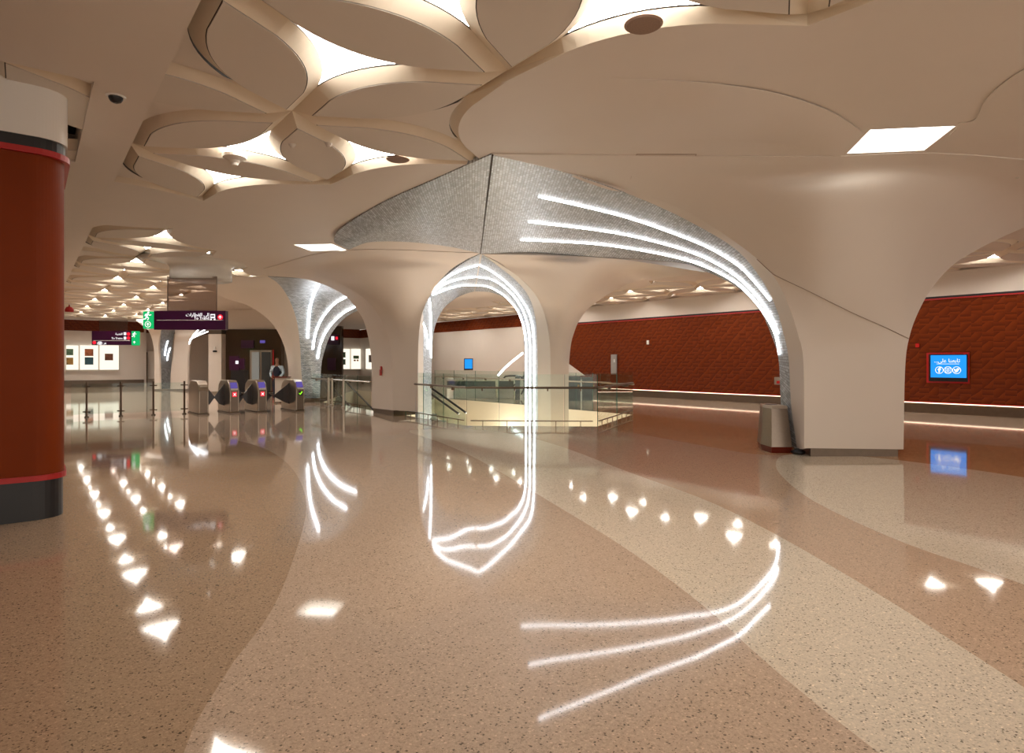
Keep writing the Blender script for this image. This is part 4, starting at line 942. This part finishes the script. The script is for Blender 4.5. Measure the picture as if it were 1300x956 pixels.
def gate_screen(t, kind):
    obj('reader', MB().add([Vector((-.10, 0.0, 0.80)), Vector((.10, 0.0, 0.80)), Vector((.10, 0.13, 0.97)), Vector((-.10, 0.13, 0.97)), Vector((-.10, .05, .78)), Vector((.10, .05, .78)), Vector((.10, .18, .95)), Vector((-.10, .18, .95))],
        [(0, 1, 2, 3), (4, 7, 6, 5), (0, 4, 5, 1), (1, 5, 6, 2), (2, 6, 7, 3), (3, 7, 4, 0)]), 'violet_e', t, local=True)
    obj('reader_lip', MB().box((0, -.02, .755), (.21, .05, .05), bev=.01), 'white_gloss', t, local=True)
    if kind == 'x':
        obj('status_light', MB().box((0, -.032, .60), (.13, .01, .15)), 'red_e', t, local=True)
        m_ = MB()
        for s in (-1, 1): m_.tube([Vector((-.035 * s, -.042, .56)), Vector((.035 * s, -.042, .64))], .010, 6)
        obj('cross_mark', m_, 'white_e', t, local=True)
    else:
        obj('status_light', MB().box((0, -.032, .60), (.13, .01, .15)), 'black', t, local=True)
        obj('check_mark', MB().tube([Vector((-.045, -.042, .60)), Vector((-.01, -.042, .56)), Vector((.05, -.042, .65))], .015, 6), 'lime_e', t, local=True)
def flap(t, side, s=1.0):
    # fan-shaped barrier leaf standing out of the cabinet side
    pts = [(0.14, 0.92), (0.42 * s, 0.55), (0.50 * s, 0.50), (0.42 * s, 0.46), (0.30, 0.28), (0.14, 0.22)]
    m_ = MB().slab([Vector((side * a, 0.62, z)) for a, z in pts], (0, 1, 0), 0.03); obj('barrier_flap', m_, 'flap', t, local=True)
gate = make_gate()
grz = TH    # cabinets run along the hall
spots = [(258.5, 527, 'leftmost ticket gate with a plain steel front', None, (1,)), (297.5, 525.2, 'ticket gate showing a red cross, second from the left', 'x', (-1, 1)),
         (333, 524, 'ticket gate showing a red cross, third from the left', 'x', (-1, 1)), (381, 522.4, 'rightmost ticket gate showing a green check mark', 'v', (-1,))]
gates = []
for k, (px_, py_, lab, kind, fl) in enumerate(spots):
    g0 = G(px_, py_); t = gate if k == 0 else dup(gate, g0, grz, lab)
    if k == 0: t.location = g0; t.rotation_euler = (0, 0, grz); t['label'] = lab
    gates.append((t, kind, fl))
for t, kind, fl in gates:
    if kind: gate_screen(t, kind)
    else:
        obj('exit_panel', MB().box((0, 0.05, .86), (.22, .12, .02)), 'white_gloss', t, local=True)
    for s in fl: flap(t, s, 1.45 if (kind == 'v') else 1.0)
# glass barrier with slim posts left of the gates
pts_b = [(88, 531.5), (110, 530), (153.5, 528.5), (194.7, 527), (234, 525.5)]
gb = thing('glass_barrier', 'clear glass barrier with slim bronze posts left of the ticket gates', 'barrier', G(110, 530))
for k, ((a, b_), (c_, e_)) in enumerate(zip(pts_b, pts_b[1:])):
    A_, C_ = G(a + 2, b_), G(c_ - 2, e_); dr = (C_ - A_).normalized()
    obj('glass_panel', MB().slab([A_ + Vector((0, 0, .1)), C_ + Vector((0, 0, .1)), C_ + Vector((0, 0, .98)), A_ + Vector((0, 0, .98))], Vector((dr.y, -dr.x, 0)), 0.012), 'glass', gb)
for k, (a, b_) in enumerate(pts_b[1:]):
    g0 = G(a, b_); p_ = obj('post', MB().tube([g0, g0 + Vector((0, 0, 1.02))], 0.028, 10), 'steel_dark', gb)
    m_ = MB()
    for z_ in (0.16, 0.90): m_.box(g0 + Vector((0, 0, z_)), (.20, .05, .035))
    obj('clamp', m_, 'steel_dark', p_); obj('foot', MB().lathe(g0, [(.06, 0), (.055, .03), (.03, .04)], 12), 'steel_dark', p_)

# ============================================================ BIN
bn = thing('litter_bin', 'tapered brushed steel litter bin with dark red base beside the right pier', 'bin', (4.73, 11.5, 0))
g0 = G(984, 573.5)
def ring(cx, cy, z, k, base): return [Vector((cx + x * k, cy + y * k, z)) for x, y in base]
hexa = [(-0.165, -0.42), (0.195, -0.42), (0.195, 0.23), (0.10, 0.43), (-0.09, 0.43), (-0.19, 0.0)]
cc = Vector((4.73, 11.5, 0))
def frust(z0, z1, k0, k1): 
    n = 6; m_ = MB(); m_.add(ring(cc.x, cc.y, z0, k0, hexa) + ring(cc.x, cc.y, z1, k1, hexa), [list(range(n))[::-1], list(range(n, 2 * n))] + [(i, (i + 1) % n, n + (i + 1) % n, n + i) for i in range(n)]); return m_
obj('base', frust(0.0, 0.11, 0.90, 1.0), 'bindark', bn)
obj('body', frust(0.11, 0.78, 1.0, 0.78), 'bin_steel', bn)
obj('lid', frust(0.78, 0.83, 0.82, 0.76), 'steel', bn)
obj('opening', MB().lathe(Vector((cc.x, cc.y, .83)), [(0.11, 0), (0.10, 0.004), (0.08, 0.006)], 20), 'black', bn)
bg = MB(); gg = G(1017, 577) + Vector((-.03, .05, 0))
bg.lathe(gg, [(0.08, 0), (0.12, .02), (0.12, .05), (0.08, .08), (.03, .10)], 14); tag(obj('black_bag', bg, 'black', smooth=True), 'small crumpled black bag between the litter bin and the right pier', 'bag')

# ============================================================ CEILING FIXTURES
def fixture(name, px, py, z, prof, m, label, cat, n=24, sm=True):
    p = Z(px, py, z); return tag(obj(name, MB().lathe(p, prof, n), m, smooth=False), label, cat)
M['speaker'] = noisy(mat('speaker_mesh', (0.30, 0.20, 0.15), 0.8), 90, 0.3)
fixture('ceiling_speaker', 817, 33, 4.388, [(0.05, 0), (.14, 0.0), (.16, .012)], 'speaker', 'round ceiling speaker near the top centre right', 'speaker')
fixture('ceiling_speaker', 505, 203.5, 4.388, [(0.05, 0), (.14, 0.0), (.16, .012)], 'speaker', 'round ceiling speaker left of the mosaic apex', 'speaker')
cd = fixture('dome_camera', 147, 131, 4.30, [(0.02, 0), (.05, .015), (.065, .04), (.07, .07)], 'black', 'black dome camera on the left soffit', 'camera')
obj('mount_ring', MB().lathe(Z(147, 131, 4.30), [(.085, .06), (.095, .07), (.09, .08)], 24), 'white_gloss', cd)
fixture('speaker_horn', 298, 210, 4.26, [(0.04, 0), (.05, .03), (.08, .06), (.15, .10), (.155, .135)], 'panel', 'cone-shaped fixture hanging in the leaf coffer near the left', 'fixture')
for px_, py_, lab in ((371, 188, 'left small sprinkler in the leaf coffer'), (417, 187, 'right small sprinkler in the leaf coffer'), (785, 329, 'tiny sprinkler on the vault under the large arch'), (1291, 227, 'small sprinkler at the right edge of the vault')):
    fixture('sprinkler', px_, py_, 4.345, [(0.015, 0), (.03, .01), (.03, .02), (.045, .04), (.05, .05)], 'panel', lab, 'sprinkler', 12)
def hatch(px4, label):
    t = MB(); ps = [Z(a, b_, CZ - 0.008) for a, b_ in px4]
    for a, b_ in zip(ps, ps[1:] + ps[:1]): t.tube([a, b_], 0.004, 4)
    tag(obj('access_hatch', t, 'speaker'), label, 'hatch')
hatch([(808, 196), (884, 196), (868, 230), (800, 230)], 'faint square access hatch in the vault left of the skylight')
tag(obj('alarm_beacon', bell, 'redpaint', smooth=True), 'red alarm beacon beside the rust column', 'alarm')

# ============================================================ PERSON at the counter
pc = P(352, 500, 25.5); pc.z = 0
ct = thing('service_counter', 'small pale counter in front of the guard by the lift lobby', 'counter', P(355, 505, 24.5))
fbox('top', 346, 364, 478.3, 479.6, 24.5, 0.5, 'bindark', ct); fbox('body', 349, 364, 479.6, 510, 24.6, 0.4, 'panel', ct)
pe = thing('person', 'person in a dark vest over a pale shirt standing behind the counter', 'person', pc)
def skin_body(verts, edges, radii, m, name, parent, sub=2):
    me = bpy.data.meshes.new(name); me.from_pydata([tuple(v) for v in verts], edges, []); o = bpy.data.objects.new(name, me); COL.objects.link(o)
    o.modifiers.new('skin', 'SKIN'); sv = me.skin_vertices[0].data
    for i, r in enumerate(radii): sv[i].radius = r if isinstance(r, tuple) else (r, r)
    sv[0].use_root = True
    s = o.modifiers.new('sub', 'SUBSURF'); s.levels = sub; s.render_levels = sub
    me.materials.append(M[m]); o.parent = parent; o.rotation_euler = (0, 0, 0); return o
bodyv = [(0, 0, .95), (0, 0, 1.15), (0, 0, 1.38), (0, -.01, 1.50), (0, -.02, 1.58), (0, -.03, 1.68), (0, -.02, 1.78),
         (.19, 0, 1.42), (.25, -.03, 1.15), (.14, -.22, 1.0), (.08, -.28, .99), (-.19, 0, 1.42), (-.25, -.03, 1.15), (-.14, -.22, 1.0), (-.08, -.28, .99),
         (.10, 0, .88), (.11, 0, .5), (.11, .02, .08), (.11, -.12, .04), (-.10, 0, .88), (-.11, 0, .5), (-.11, .02, .08), (-.11, -.12, .04)]
bodye = [(0, 1), (1, 2), (2, 3), (3, 4), (4, 5), (5, 6), (2, 7), (7, 8), (8, 9), (9, 10), (2, 11), (11, 12), (12, 13), (13, 14), (0, 15), (15, 16), (16, 17), (17, 18), (0, 19), (19, 20), (20, 21), (21, 22)]
rad = [(.15, .11), (.14, .10), (.16, .10), .06, .055, (.078, .09), (.065, .075), .055, .042, .03, .028, .055, .042, .03, .028, .085, .06, .045, .035, .085, .06, .045, .035]
skin_body(bodyv, bodye, rad, 'skin', 'body', pe)
skin_body([(0, 0, .98), (0, 0, 1.15), (0, 0, 1.38), (0, -.01, 1.46), (.19, 0, 1.42), (.26, -.03, 1.15), (.16, -.20, 1.01), (-.19, 0, 1.42), (-.26, -.03, 1.15), (-.16, -.20, 1.01)],
          [(0, 1), (1, 2), (2, 3), (2, 4), (4, 5), (5, 6), (2, 7), (7, 8), (8, 9)], [(.165, .125), (.155, .115), (.17, .115), .07, .068, .056, .042, .068, .056, .042], 'shirt', 'shirt', pe)
skin_body([(0, -.005, 1.0), (0, -.005, 1.15), (0, -.005, 1.36), (.1, 0, 1.43), (-.1, 0, 1.43)], [(0, 1), (1, 2), (2, 3), (2, 4)], [(.185, .15), (.18, .145), (.185, .145), .095, .095], 'vest', 'vest', pe)
skin_body([(0, .02, 1.78), (0, .03, 1.72)], [(0, 1)], [(.085, .095), (.075, .08)], 'hair', 'hair', pe)
skin_body([(.1, 0, .9), (.11, 0, .5), (.11, .02, .1), (0, 0, .95), (-.1, 0, .9), (-.11, 0, .5), (-.11, .02, .1)], [(3, 0), (0, 1), (1, 2), (3, 4), (4, 5), (5, 6)], [.10, .075, .06, (.16, .12), .10, .075, .06], 'vest', 'trousers', pe)
